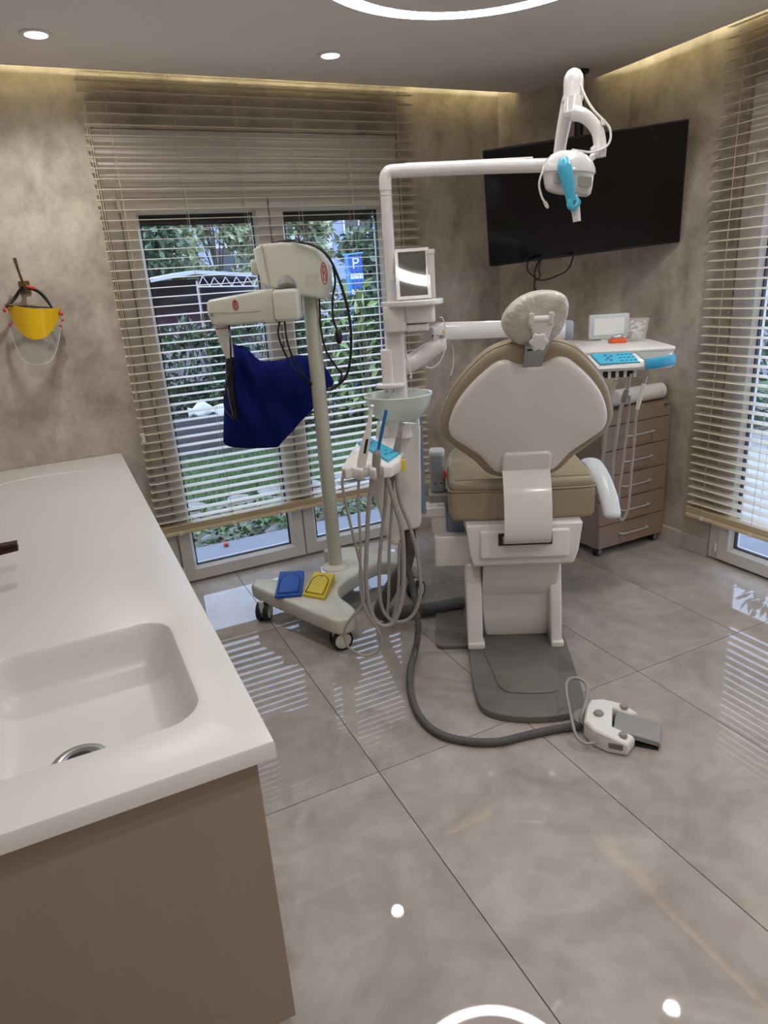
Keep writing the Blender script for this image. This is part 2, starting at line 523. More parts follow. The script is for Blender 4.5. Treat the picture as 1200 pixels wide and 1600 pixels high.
# ---- walls
WT = 0.26
W1 = (0.37, 1.98, 0.0, 2.37)              # back window opening x0 x1 z0 z1
W2 = (0.72, 2.445, 0.0, 2.37)             # right window opening y0 y1 z0 z1
b = MB()
b.span((XL - WT, YB, -0.05), (W1[0], YB + WT, ZS)).span((W1[1], YB, -0.05), (DA[0] + 0.05, YB + WT, ZS)).span((W1[0], YB, W1[3]), (W1[1], YB + WT, ZS))
tag(b.build('wall_back', 'wall', kind='structure', smooth=False), 'mottled taupe concrete-look wall around the garden window')
b = MB()
b.span((XR, W2[1], -0.05), (XR + WT, DB[1] + 0.05, ZS)).span((XR, YF - WT, -0.05), (XR + WT, W2[0], ZS)).span((XR, W2[0], W2[3]), (XR + WT, W2[1], ZS))
tag(b.build('wall_right', 'wall', kind='structure', smooth=False), 'mottled taupe wall around the right-hand window')
dn = Vector((0.6, 0.45, 0)).normalized()
q = [Vector((DA[0], DA[1], 0)), Vector((DB[0], DB[1], 0)), Vector((DB[0], DB[1], 0)) + dn * 0.2, Vector((DA[0], DA[1], 0)) + dn * 0.2]
b = MB().loft([[Vector((p.x, p.y, -0.05)) for p in q], [Vector((p.x, p.y, ZS)) for p in q]])
tag(b.build('wall_diagonal', 'wall', kind='structure', smooth=False), 'narrow chamfered taupe corner wall behind the television')
tag(MB().span((XL - WT, YF - WT, -0.05), (XL, YB, ZS)).build('wall_left', 'wall', kind='structure', smooth=False), 'taupe side wall behind the washbasin worktop')
tag(MB().span((XL - WT, YF - WT, -0.05), (XR + WT, YF, ZS)).build('wall_front', 'wall', kind='structure', smooth=False), 'taupe wall on the entrance side')

# ---- ceiling: slab, and a dropped panel that leaves a lit gap along the window walls
ce = MB().span((XL - WT, YF - WT, ZS), (XR + WT, YB + WT, ZS + 0.15)).build('ceiling', 'slab_paint', kind='structure', smooth=False)
tag(ce, 'flat grey dropped ceiling panel with a lit gap along two walls')
pp = [(XL, YF), (3.0, YF), (3.0, 3.36), (2.745, 3.70), (XL, 3.70)]
MB().prism(pp, lambda u, v, w: Vector((u, v, w)), ZP, ZP + 0.014).build('dropped_panel', 'ceiling_paint', ce, smooth=False)
lp = MB()
lp.span((XL + .01, 3.645, ZP + 0.015), (2.72, 3.66, ZP + 0.022)).span((2.945, YF + .01, ZP + 0.015), (2.96, 3.3, ZP + 0.022))
lp.build('led_strip', 'cove_led', ce, smooth=False)

# ---- baseboards
def bb(name, a, b_, label):
    a = Vector((a[0], a[1], 0)); b_ = Vector((b_[0], b_[1], 0)); d = (b_ - a).normalized(); n = Vector((d.y, -d.x, 0))
    prof = [(0, 0.0), (0.012, 0.0), (0.012, 0.088), (0.008, 0.096), (0.0, 0.098)]
    m_ = MB().loft([[a + n * u + Vector((0, 0, v)) for u, v in prof], [b_ + n * u + Vector((0, 0, v)) for u, v in prof]])
    tag(m_.build(name, 'baseboard', kind='structure', smooth=False), label)
bb('baseboard_back', (W1[1], YB), DA, 'cream skirting board under the back wall')
bb('baseboard_diagonal', DA, DB, 'cream skirting board under the corner wall')
bb('baseboard_right', DB, (XR, W2[1]), 'cream skirting board beside the right window frame')

# ---- windows: local u along the wall, w outwards
def window(name, fn, u0, u1, meet, label, flip=False):
    win = bpy.data.objects.new(name, None); COL.objects.link(win); tag(win, label, kind='structure'); ORG[win.name] = (0, 0, 0)
    def bar(m_, ua, ub, za, zb, w0, w1): m_.loft([[fn(ua, w0, za), fn(ub, w0, za), fn(ub, w0, zb), fn(ua, w0, zb)], [fn(ua, w1, za), fn(ub, w1, za), fn(ub, w1, zb), fn(ua, w1, zb)]])
    top = 2.115
    for ua, ub, za, zb in ((u0, u0 + 0.065, 0, top), (u1 - 0.065, u1, 0, top), (u0 + .065, u1 - .065, top - 0.05, top), (u0 + .065, u1 - .065, 0, 0.012)):
        m_ = MB(); bar(m_, ua, ub, za, zb, 0.006, 0.075); m_.build('frame_member', 'upvc', win, bev=0.004, bseg=2)
    m_ = MB(); bar(m_, u0, u1, top, 2.37, 0.012, 0.24); m_.build('shutter_box', 'upvc', win, bev=0.004, bseg=2)
    for k, (sa, sb) in enumerate(((u0 + 0.068, meet - 0.003), (meet + 0.003, u1 - 0.068))):
        g0, g1, h0, h1 = sa + 0.083, sb - 0.083, 0.098, 1.988
        sash = MB()
        # stiles and rails in one welded frame with a chamfered bead
        def ring(ins, w): return [fn(sa + ins[0], w, 0.014 + ins[1]), fn(sb - ins[0], w, 0.014 + ins[1]), fn(sb - ins[0], w, top - 0.052 - ins[2]), fn(sa + ins[0], w, top - 0.052 - ins[2])]
        rb, rt = h0 - 0.014, top - 0.052 - h1
        sash.loft([ring((0, 0, 0), 0.06), ring((0, 0, 0), -0.010), ring((0.004, 0.004, 0.004), -0.014), ring((0.066, rb - 0.017, rt - 0.017), -0.014), ring((0.083, rb, rt), 0.012), ring((0.083, rb, rt), 0.06), ring((0, 0, 0), 0.06)], caps=False)
        so = sash.build('sash', 'upvc', win, smooth=False)
        gk = MB()
        for ua, ub, za, zb in ((g0, g0 + 0.006, h0, h1), (g1 - 0.006, g1, h0, h1), (g0, g1, h0, h0 + 0.006), (g0, g1, h1 - 0.006, h1)):
            bar(gk, ua, ub, za, zb, 0.0125, 0.034)
        gk.build('gasket', 'gasket', so, smooth=False)
        m_ = MB(); bar(m_, g0 + 0.002, g1 - 0.002, h0 + 0.002, h1 - 0.002, 0.030, 0.034); m_.build('pane', 'window_glass', so, smooth=False)
        m_ = MB(); bar(m_, g0 - 0.01, g1 + 0.01, 1.945, 2.02, 0.10, 0.115); m_.build('shutter_slat', 'black', win, smooth=False)
        if k == 0:
            hs = sb - 0.04
            m_ = MB(); bar(m_, hs - 0.014, hs + 0.014, 1.0, 1.075, -0.026, -0.014); bar(m_, hs - 0.011, hs + 0.011, 0.93, 1.05, -0.05, -0.036); bar(m_, hs - 0.01, hs + 0.01, 1.03, 1.05, -0.04, -0.02)
            m_.build('handle', 'white_satin', so, bev=0.003, bseg=2)
    for hz in (0.06, 1.05, 2.0):
        m_ = MB().cyl(fn(u0 + 0.066, -0.02, hz), fn(u0 + 0.066, -0.02, hz + 0.05), 0.008, 12); m_.build('hinge', 'white_satin', win)
    return win
window('window_1', lambda u, w, z: Vector((u, YB + w, z)), 0.37, 1.98, 1.186, 'white two-leaf garden window with a shutter box above, behind the long blind')
window('window_2', lambda u, w, z: Vector((XR + w, W2[0] + W2[1] - u, z)), W2[0], W2[1], 1.58, 'white window leaf at the right wall behind the second blind')
# threshold outside the windows
# ---- venetian blinds
def blind(name, label, length, at, rot, ztop, zbot, ncord, c0, nstack, dz=0.0455, cord_x=None, tilt=4.0):
    bl = bpy.data.objects.new(name, None); COL.objects.link(bl); bl.location = at; bl.rotation_euler = (0, 0, rot); ORG[bl.name] = (0, 0, 0)
    tag(bl, label, 'blind', 'venetian blinds')
    hw = 0.025
    prof = [(-hw, 0.0), (-hw * .5, 0.0008), (0, 0.001), (hw * .5, 0.0008), (hw, 0.0), (hw, -0.0022), (hw * .5, -0.0014), (0, -0.0012), (-hw * .5, -0.0014), (-hw, -0.0022)]
    me = None; stack_me = None
    z = zbot + 0.022 + nstack * 0.0042
    zs = [zbot + 0.026 + k * 0.0042 for k in range(nstack)]
    zz = zs[-1] + 0.03
    while zz < ztop - 0.03:
        zs.append(zz); zz += dz
    for k, z in enumerate(zs):
        if me is None:
            o = MB().loft([[Vector((0, u, v)) for u, v in prof], [Vector((length, u, v)) for u, v in prof]]).build('slat', 'slat_paint', bl, sharp=50)
            me = o.data
        else:
            o = bpy.data.objects.new('slat', me); COL.objects.link(o); o.parent = bl
        if k < nstack:
            o.data = stack_me = (stack_me if k else o.data.copy()); stack_me.materials[0] = MATS['rail_golden']  # stacked slats take the more golden tone of the bottom rail
        o.location = (random.uniform(-.0015, .0015), 0, z)
        o.rotation_euler = (R(random.uniform(-.8, .8) + (tilt if k >= nstack else 0)), random.uniform(-.0006, .0006), 0)
    MB().span((0, -0.027, zbot), (length, 0.027, zbot + 0.022)).build('bottom_rail', 'rail_golden', bl, bev=0.004)
    MB().span((0, -0.028, ztop - 0.02), (length, 0.028, ztop + 0.03)).build('head_rail', 'slat_paint', bl, bev=0.003)
    for k in range(ncord):
        x = c0 + 0.3 * k
        for y in (-0.027, 0.027):
            MB().cyl((x, y, zbot + 0.02), (x, y, ztop - 0.02), 0.0011, 5).build('ladder_cord', 'cord', bl)
        MB().lathe([(0.0, 0), (0.012, 0.0), (0.012, 0.004), (0, 0.006)], (x, -0.028, zbot + 0.01), 10, (0, -1, 0)).build('cord_button', 'slat_paint', bl)
    if cord_x is None: return bl
    for dx in (-0.004, 0.006):
        MB().tube([(0.018 + dx, -0.034, ztop - 0.02), (0.016 + dx, -0.036, 1.6), (0.010 + dx * .5, -0.036, 0.93)], 0.0012, 5, 3).build('pull_cord', 'cord', bl)
    MB().lathe([(0.003, 0.05), (0.008, 0.045), (0.011, 0.0), (0.0, 0.0)], (0.010, -0.036, 0.88), 12).build('cord_tassel', 'ivory', bl)
    return bl
blind('venetian_blind', 'long cream venetian blind over the two-leaf window behind the x-ray stand', 1.725, (0.335, 3.752, 0), 0, 2.66, 0.330, 6, 0.116, 8, cord_x=.018)
blind('venetian_blind', 'cream venetian blind over the right wall window beside the drawer cabinet', 1.75, (3.074, 2.555, 0), -PI / 2, 2.66, 0.232, 6, 0.11, 8, tilt=6.5)

# ---- ceiling lights
def ring_lamp():
    cx, cy, zb = 1.31, 1.94, 2.458
    t = thing('ring_light', 'large glowing white ring lamp below the grey ceiling', 'ceiling lamp', 'W', (cx, cy, zb))
    ro, ri = 0.505, 0.436
    MB().lathe([(ri + .003, 0.006), (ri + .006, 0.0), (ro - .006, 0.0), (ro - .003, 0.006), (ri + .003, .006)], (cx, cy, zb), 96).build('diffuser', 'ring_light', t, sharp=30)
    MB().lathe([(ri, 0.002), (ri + .003, 0.002), (ri + .003, .01), (ro - .003, .01), (ro - .003, .002), (ro, 0.002), (ro, 0.04), (ri, 0.04), (ri, 0.002)], (cx, cy, zb), 96).build('housing', 'white_satin', t, sharp=30)
    for k in range(3):
        a = R(200 + 120 * k)
        p = (cx + 0.475 * math.cos(a), cy + 0.475 * math.sin(a))
        MB().cyl((p[0], p[1], zb + 0.04), (p[0], p[1], ZP - .001), 0.0012, 6).build('suspension_wire', 'steel', t)
ring_lamp()
def downlight(x, y, label, k=1.0):
    t = thing('downlight', label, 'ceiling light', 'W', (x, y, ZP), 'recessed round downlights')
    MB().lathe([(0.040, 0.001), (0.058, 0.0), (0.060, -0.003), (0.056, -0.006), (0.042, -0.005), (0.040, 0.001)], (x, y, ZP), 36).build('trim_ring', 'white_satin', t)
    MB().lathe([(0.0, 0), (0.042, 0.0)], (x, y, ZP - 0.0025), 36).build('lens', 'lamp_disc', t)
    ld = bpy.data.lights.new('downlight_beam', 'SPOT'); ld.energy = SPOT_W * k; ld.color = (1.0, 0.985, 0.965); ld.spot_size = R(155); ld.spot_blend = 0.9; ld.shadow_soft_size = 0.04
    lo = bpy.data.objects.new('downlight_beam', ld); COL.objects.link(lo); lo.parent = t; lo.location = (0, 0, -0.012)
downlight(0.188, 3.284, 'round recessed downlight nearest the left wall')
downlight(1.396, 3.281, 'round recessed downlight in front of the long blind', .15)
downlight(2.52, 1.91, 'round recessed downlight near the right window')
downlight(0.188, 0.55, 'round recessed downlight above the near end of the washbasin')
downlight(1.396, 0.3, 'round recessed downlight at the middle of the entrance side')
downlight(2.52, 0.3, 'round recessed downlight at the right of the entrance side')
downlight(0.5, -1.0, 'added unseen fill downlight by the left end of the entrance wall')  # added out of view behind the camera to fill surfaces facing it
downlight(2.1, -1.0, 'added unseen fill downlight by the right end of the entrance wall')  # second added fill lamp, also out of view

# ================================================================== WASHBASIN
vt = thing('vanity_cabinet', 'wall-hung taupe laminate vanity cabinet under the white worktop', 'cabinet', 'W', (-0.12, 2.4, 0.115))
MB().span((XL + .003, 1.078, 0.115), (0.172, YB - 0.004, 0.700)).build('body', 'taupe_laminate', vt, bev=0.002, bseg=2)
MB().span((XL + .003, 1.058, 0.115), (0.192, 1.077, 0.788)).build('end_panel', 'taupe_laminate', vt, bev=0.002, bseg=2)
for k in range(4):
    y0 = 1.078 + k * 0.68
    d_ = MB().span((0.173, y0 + 0.002, 0.118), (0.192, y0 + 0.676, 0.77)).build('door', 'taupe_laminate', vt, bev=0.002, bseg=2)
wt = thing('washbasin_worktop', 'long white solid-surface worktop with a sunken washbasin at its near end', 'washbasin', 'W', (-0.11, 2.42, 0.785))
def basin_top():
    x0, x1, y0, y1 = XL + .003, 0.226, 1.042, YB - 0.003
    bx0, bx1, by0, by1 = -0.30, 0.126, 1.192, 1.668
    rim = rr(bx0, by0, bx1, by1, 0.075, 12)
    c = ((bx0 + bx1) / 2, (by0 + by1) / 2)
    def hit(px, py, X0, X1, Y0, Y1):
        dx, dy = px - c[0], py - c[1]; t = 1e9
        if dx > 1e-9: t = min(t, (X1 - c[0]) / dx)
        if dx < -1e-9: t = min(t, (X0 - c[0]) / dx)
        if dy > 1e-9: t = min(t, (Y1 - c[1]) / dy)
        if dy < -1e-9: t = min(t, (Y0 - c[1]) / dy)
        return (c[0] + dx * t, c[1] + dy * t)
    # densify the rim so that long sides and the far corners are well sampled
    dense = []
    for i in range(len(rim)):
        a, b_ = Vector(rim[i]), Vector(rim[(i + 1) % len(rim)])
        n = max(1, int((b_ - a).length / 0.02))
        for k in range(n): dense.append(tuple(a.lerp(b_, k / n)))
    def outer(e):
        X0, X1, Y0, Y1 = x0 + e, x1 - e, y0 + e, y1 - e
        pts = [hit(p[0], p[1], X0, X1, Y0, Y1) for p in dense]
        for cx, cy in ((X0, Y0), (X0, Y1), (X1, Y0), (X1, Y1)):
            i = min(range(len(pts)), key=lambda k: (pts[k][0] - cx) ** 2 + (pts[k][1] - cy) ** 2 if abs(math.atan2(dense[k][1] - c[1], dense[k][0] - c[0]) - math.atan2(cy - c[1], cx - c[0])) < 0.35 else 9e9)
            pts[i] = (cx, cy)
        return pts
    zt = 0.83
    L = []
    def add(poly, z): L.append([Vector((p[0], p[1], z)) for p in poly])
    add(outer(0.003), zt - 0.04); add(outer(0.0), zt - 0.037); add(outer(0.0), zt - 0.006); add(outer(0.002), zt - 0.0015); add(outer(0.006), zt)
    add(inset(dense, -0.010), zt); add(inset(dense, -0.004), zt - 0.0015); add(inset(dense, 0.0), zt - 0.006)
    for k, (i_, z) in enumerate(((0.006, 0.03), (0.012, 0.06), (0.020, 0.085), (0.032, 0.102), (0.050, 0.111), (0.072, 0.114))):
        r_ = max(0.012, 0.075 - i_ * 0.6)
        add(inset(dense, i_), zt - z)
    return L
L = basin_top()
mb = MB().loft(L, caps=False)
n_ = len(L[0]); last = (len(L) - 1) * n_
mb.f.append(tuple(last + j for j in range(n_)))
o = mb.build('worktop', 'worktop', wt, sharp=30)
# low moulded ridge around the far drainboard
arc = [(-0.40, 3.38, 0.8265), (-0.33, 3.50, 0.8265), (-0.18, 3.545, 0.8265), (0.0, 3.52, 0.8265), (0.12, 3.45, 0.8265), (0.19, 3.36, 0.8245)]
MB().tube(arc, [0.007, 0.011, 0.012, 0.011, 0.009, 0.006], 12, 10, flat=0.5).build('drainboard_ridge', 'worktop', wt)
dr = thing('basin_drain', 'round steel drain fitting in the bottom of the washbasin', 'drain', 'W', (-0.115, 1.335, 0.717))
MB().lathe([(0.030, 0.0), (0.050, 0.0015), (0.055, 0.004), (0.050, 0.0065), (0.036, 0.004), (0.030, 0.0)], (-0.115, 1.335, 0.7165), 40).build('flange', 'steel', dr)
MB().lathe([(0.0, 0.0), (0.033, 0.0005), (0.031, 0.003), (0.0, 0.004)], (-0.115, 1.335, 0.717), 32).build('plug', 'black', dr)
fa = thing('basin_tap', 'dark bronze lever tap at the left edge of the worktop', 'tap', 'W', (-0.335, 2.2, 0.83))
MB().lathe([(0.028, 0), (0.028, 0.006), (0.021, 0.012), (0.019, 0.10), (0.022, 0.112), (0.0, 0.118)], (-0.335, 2.2, 0.83), 28).build('body', 'bronze', fa)
MB().loft([[Vector((x, 2.2 + s * w, z + dz)) for s, dz in ((-1, 0), (1, 0), (1, h), (-1, h))] for x, w, z, h in ((-0.335, 0.018, 0.905, 0.022), (-0.26, 0.02, 0.916, 0.016), (-0.205, 0.021, 0.92, 0.012))]).build('spout', 'bronze', fa, bev=0.003)
MB().loft([[Vector((x, 2.2 + s * w, z + dz)) for s, dz in ((-1, 0), (1, 0), (1, h), (-1, h))] for x, w, z, h in ((-0.34, 0.014, 0.934, 0.010), (-0.27, 0.016, 0.936, 0.008), (-0.205, 0.021, 0.936, 0.006))]).build('lever', 'bronze', fa, bev=0.002)

# ================================================================== FACE SHIELD ON THE WALL
hk = thing('wall_hook', 'small antique brass coat hook on the left wall stretch', 'hook', 'W', (-0.05, YB, 1.66))
MB().span((-0.075, YB - 0.008, 1.655), (-0.028, YB, 1.715)).build('plate', 'brass', hk, bev=0.004)
MB().tube([(-0.052, YB - 0.006, 1.695), (-0.055, YB - 0.045, 1.70), (-0.062, YB - 0.085, 1.76), (-0.066, YB - 0.10, 1.812)], [0.006, 0.0055, 0.006, 0.008], 12, 6).build('upper_prong', 'brass', hk)
MB().tube([(-0.05, YB - 0.006, 1.678), (-0.05, YB - 0.045, 1.668), (-0.05, YB - 0.07, 1.678), (-0.05, YB - 0.078, 1.70)], [0.006, 0.006, 0.006, 0.008], 12, 6).build('lower_prong', 'brass', hk)
fs = thing('face_shield', 'yellow-browed clear face shield hanging from the brass hook', 'face shield', 'W', (-0.045, YB - 0.06, 1.33))
CXs = -0.043
def shell(zt, zb, half, depth, th0, n=24, tilt=0.0):
    """bowed visor sheet; zt and zb give top and bottom edge by the bow parameter -1..1"""
    rings = []
    for k in range(n + 1):
        s = -1 + 2 * k / n
        x = CXs + half * s; y = YB - 0.045 - depth * (1 - s * s)
        a, b_ = zt(s), zb(s)
        rings.append([Vector((x + (a - 1.5) * tilt, y, a)), Vector((x + (b_ - 1.5) * tilt, y, b_)), Vector((x + (b_ - 1.5) * tilt, y + th0, b_)), Vector((x + (a - 1.5) * tilt, y + th0, a))])
    return MB().loft(rings)
dz = lambda s: -0.018 * s
shell(lambda s: 1.588 + 0.016 * s * s + dz(s), lambda s: 1.450 + 0.130 * abs(s) ** 2.4 + dz(s) * abs(s), 0.116, 0.105, 0.003, 32, 0.12).build('brow_guard', 'shield_yellow', fs)
shell(lambda s: 1.56 + dz(s), lambda s: 1.336 + 0.19 * abs(s) ** 3.4, 0.116, 0.100, 0.0012, 32, 0.12).build('clear_visor', 'clear_plastic', fs)
MB().tube([(CXs + 0.116 * s + (1.336 + 0.19 * abs(s) ** 3.4 - 1.5) * .12, YB - 0.045 - 0.10 * (1 - s * s), 1.336 + 0.19 * abs(s) ** 3.4) for s in [-1 + 2 * k / 20 for k in range(21)]], 0.0016, 6, 1).build('visor_rim', 'pale_grey', fs)
MB().tube([(-0.150, YB - 0.07, 1.603), (-0.105, YB - 0.05, 1.638), (-0.073, YB - 0.045, 1.673), (-0.046, YB - 0.045, 1.684), (0.002, YB - 0.045, 1.662), (0.03, YB - 0.05, 1.622), (0.05, YB - 0.07, 1.58)], 0.0075, 8, 8, flat=0.35, up=(0, 1, 0)).build('headband', 'black', fs)
MB().tube([(-0.13, YB - 0.09, 1.607), (-0.05, YB - 0.07, 1.598), (0.045, YB - 0.085, 1.585)], 0.008, 8, 8, flat=0.4).build('inner_band', 'black', fs)
MB().box((-0.027, YB - 0.052, 1.683), (0.04, 0.012, 0.013), Matrix.Rotation(R(16), 3, 'Y')).build('ratchet_knob', 'red_plastic', fs, bev=0.003)
for x, z in ((-0.152, 1.590), (0.076, 1.555)):
    MB().lathe([(0, 0.0), (0.010, 0.0), (0.011, 0.004), (0.009, 0.011), (0, 0.012)], (x, YB - 0.06, z), 14, (-1 if x < 0 else 1, -0.2, 0)).build('pivot_knob', 'red_plastic', fs)
for x, z in ((-0.147, 1.525), (0.066, 1.50), (0.08, 1.525)):
    MB().ball((x, YB - 0.075, z), 0.0065, (1, 1, 1), 10, 6).build('clip', 'red_plastic', fs)

# ================================================================== MOBILE X-RAY STAND
_c, _s = math.cos(R(25.975714)), math.sin(R(25.975714))
def wv(x, y): return (x * _c - y * _s, x * _s + y * _c)
def P3(u, v, w): return Vector((u, v, w))
def caster(parent, e, g, top, rad, heading, m_wheel, m_tyre='black_rubber', m_fork='ivory', twin=0.026):
    d = Vector((math.cos(heading), math.sin(heading), 0)); n = Vector((-d.y, d.x, 0)); c = Vector((e, g, rad))
    fork = MB()
    hub = c - d * (rad * 0.55)
    fork.cyl((hub.x, hub.y, rad * 1.2), (hub.x, hub.y, top), rad * 0.28, 14)
    fork.loft([[c - d * 0.6 * rad - n * 0.006 + Vector((0, 0, rad * 1.15)), c - d * 0.6 * rad + n * 0.006 + Vector((0, 0, rad * 1.15)), c + d * 0.25 * rad + n * 0.006 + Vector((0, 0, rad * 1.12)), c + d * 0.25 * rad - n * 0.006 + Vector((0, 0, rad * 1.12))],
               [c - d * 0.3 * rad - n * 0.006, c - d * 0.3 * rad + n * 0.006, c + d * 0.3 * rad + n * 0.006, c + d * 0.3 * rad - n * 0.006]])
    fo = fork.build('caster', m_fork, parent)
    for s in (-1, 1):
        w0 = c + n * (s * twin * 0.30)
        MB().lathe([(rad * 0.72, 0), (rad * 0.97, 0.0), (rad, 0.004), (rad, twin - 0.008), (rad * 0.95, twin - 0.003), (rad * 0.8, twin - 0.002), (rad * .72, 0)], w0, 28, n * s).build('tyre', m_tyre, fo)
        MB().lathe([(0.0, 0.001), (rad * 0.75, 0.001), (rad * 0.78, twin - 0.004), (rad * 0.6, twin), (rad * 0.3, twin), (rad * 0.26, twin - 0.002), (0, twin - 0.002)], w0, 28, n * s).build('wheel_disc', m_wheel, fo)
    return fo
xr = thing('x_ray_stand', 'ivory mobile dental x-ray machine on a wheeled curved base in front of the window', 'x-ray machine', 'V', (-0.354, 3.322, 0))
base_w = [(.692, 3.15), (.70, 3.205), (.74, 3.228), (.81, 3.18), (.90, 3.06), (.98, 3.045), (1.055, 3.10), (1.12, 3.24), (1.19, 3.35), (1.275, 3.385), (1.40, 3.30), (1.50, 3.14), (1.552, 3.01), (1.540, 2.935), (1.49, 2.918), (1.42, 3.01), (1.36, 3.06), (1.29, 3.045), (1.20, 2.995), (1.12, 2.95), (1.05, 2.89), (1.02, 2.80), (1.03, 2.70), (1.025, 2.62), (.985, 2.572), (.935, 2.57), (.89, 2.615), (.80, 2.85)]
poly = [wv(x, y) for x, y in base_w]
mb = MB(); pillow(mb, smooth_poly(poly, 3), P3, 0.100, 0.178, 0.014, 3)
mb.build('base', 'ivory', xr, sharp=50)
MB().lathe([(0.075, 0.0), (0.072, 0.008), (0.052, 0.016), (0.045, 0.022), (0.0, 0.024)], (-0.354, 3.322, 0.176), 36).build('pole_collar', 'ivory', xr)
MB().cyl((-0.354, 3.322, 0.18), (-0.354, 3.322, 1.60), 0.036, 28).build('pole', 'ivory_dark', xr)
MB().cyl((-0.395, 3.40, 0.17), (-0.395, 3.40, 0.245), 0.026, 20).build('rear_peg', 'ivory_dark', xr, bev=0.004)
for (x, y), h in (((.715, 3.11), 82), ((.945, 2.635), 25), ((1.485, 2.90), 60), ((1.26, 3.33), 100)):
    e, g = wv(x, y); caster(xr, e, g, 0.115, 0.050, R(h), 'ivory', m_fork='ivory')
# tube-head housing on the pole
hd = [(-.575, 1.772), (-.565, 1.69), (-.553, 1.628), (-.48, 1.594), (-.38, 1.562), (-.275, 1.540), (-.252, 1.60), (-.246, 1.68), (-.285, 1.757), (-.35, 1.783), (-.45, 1.795), (-.54, 1.792)]
mb = MB(); pillow(mb, hd, lambda u, v, w: Vector((u, w, v)), 3.205, 3.43, 0.016, 5)
ho = mb.build('control_housing', 'ivory', xr, sharp=50)
MB().box((-0.325, 3.2045, 1.63), (0.06, 0.002, 0.05)).build('label_patch', 'ivory_dark', ho)
MB().tube([(-0.532, 3.2035, 1.79), (-0.525, 3.2035, 1.70), (-0.515, 3.2035, 1.61)], 0.0012, 6, 4).build('seam', 'mid_grey', ho)
mb = MB(); pillow(mb, rr(3.27, 1.665, 3.34, 1.735, 0.02, 4), lambda u, v, w: Vector((w, u, v)), -0.605, -0.572, 0.008, 3)
kn = mb.build('switch_cap', 'ivory', xr, sharp=50)
MB().lathe([(0, 0), (0.026, 0.0), (0.026, 0.006)], (-0.578, 3.305, 1.70), 20, (-1, 0, 0)).build('switch_gap', 'black', kn)
am = [(-.793, 1.565), (-.78, 1.575), (-.66, 1.588), (-.55, 1.600), (-.495, 1.602), (-.495, 1.456), (-.565, 1.462), (-.68, 1.460), (-.772, 1.462), (-.785, 1.475), (-.797, 1.52)]
mb = MB(); pillow(mb, am, lambda u, v, w: Vector((u, w, v)), 3.13, 3.26, 0.014, 4)
ao = mb.build('scissor_arm', 'ivory', xr, sharp=50)
mb = MB(); pillow(mb, rr(-.497, 1.462, -.384, 1.598, 0.02, 4), lambda u, v, w: Vector((u, w, v)), 3.115, 3.275, 0.016, 4)
eo = mb.build('elbow_block', 'ivory', xr, sharp=50)
MB().cyl((-0.44, 3.21, 1.595), (-0.44, 3.24, 1.63), 0.045, 24).build('elbow_joint', 'mid_grey', xr)
MB().tube([(-.785, 3.129, 1.520), (-.70, 3.129, 1.514), (-.60, 3.129, 1.512), (-.56, 3.129, 1.514)], 0.0012, 6, 4).build('seam', 'mid_grey', ao)
MB().lathe([(0, 0), (0.008, 0), (0.007, 0.002), (0, 0.003)], (-.777, 3.131, 1.51), 14, (0, -1, 0)).build('screw', 'mid_grey', ao)
def emblem(parent, c, sx, sz, name='emblem'):
    """oval ring around a looped figure"""
    m_ = MB()
    ring = [(c[0] + sx * math.cos(a), c[1], c[2] + sz * math.sin(a)) for a in [2 * PI * k / 28 for k in range(29)]]
    m_.tube(ring, sx * 0.17, 6, 1, caps=False)
    for dz_, rr_ in ((0.36, 0.36), (-0.30, 0.42)):
        m_.tube([(c[0] + sx * rr_ * math.cos(a) + sx * 0.05, c[1], c[2] + sz * (dz_ + 0.34 * math.sin(a))) for a in [2 * PI * k / 18 for k in range(19)]], sx * 0.15, 6, 1, caps=False)
    m_.tube([(c[0] - sx * 0.35, c[1], c[2] + sz * 0.75), (c[0] - sx * 0.35, c[1], c[2] - sz * 0.6)], sx * 0.15, 6, 1)
    return m_.build(name, 'logo_red', parent)
emblem(ao, (-0.666, 3.1295, 1.545), 0.0115, 0.021)
emblem(ho, (-0.268, 3.2055, 1.652), 0.013, 0.046)
MB().tube([(-0.752, 3.19, 1.465), (-0.750, 3.19, 1.43), (-0.742, 3.19, 1.36), (-0.735, 3.19, 1.315)], [0.034, 0.032, 0.026, 0.018], 20, 6).build('tube_yoke', 'ivory', xr)
MB().lathe([(0.0335, 0), (0.0345, 0.002), (0.0335, 0.004)], (-0.752, 3.19, 1.446), 24).build('red_band', 'logo_red', xr)
MB().tube([(-0.735, 3.19, 1.32), (-0.757, 3.24, 1.24), (-0.785, 3.34, 1.12), (-0.80, 3.42, 1.0)], [.018, .02, .02, .016], 14, 6).build('stem_and_edge_shade', 'black', xr)  # black stem, its lower run stands in for the apron's shaded left edge
MB().cyl((-0.66, 3.47, 1.15), (-0.46, 3.48, 1.10), 0.05, 24).build('tube_head', 'ivory', xr, bev=0.01)

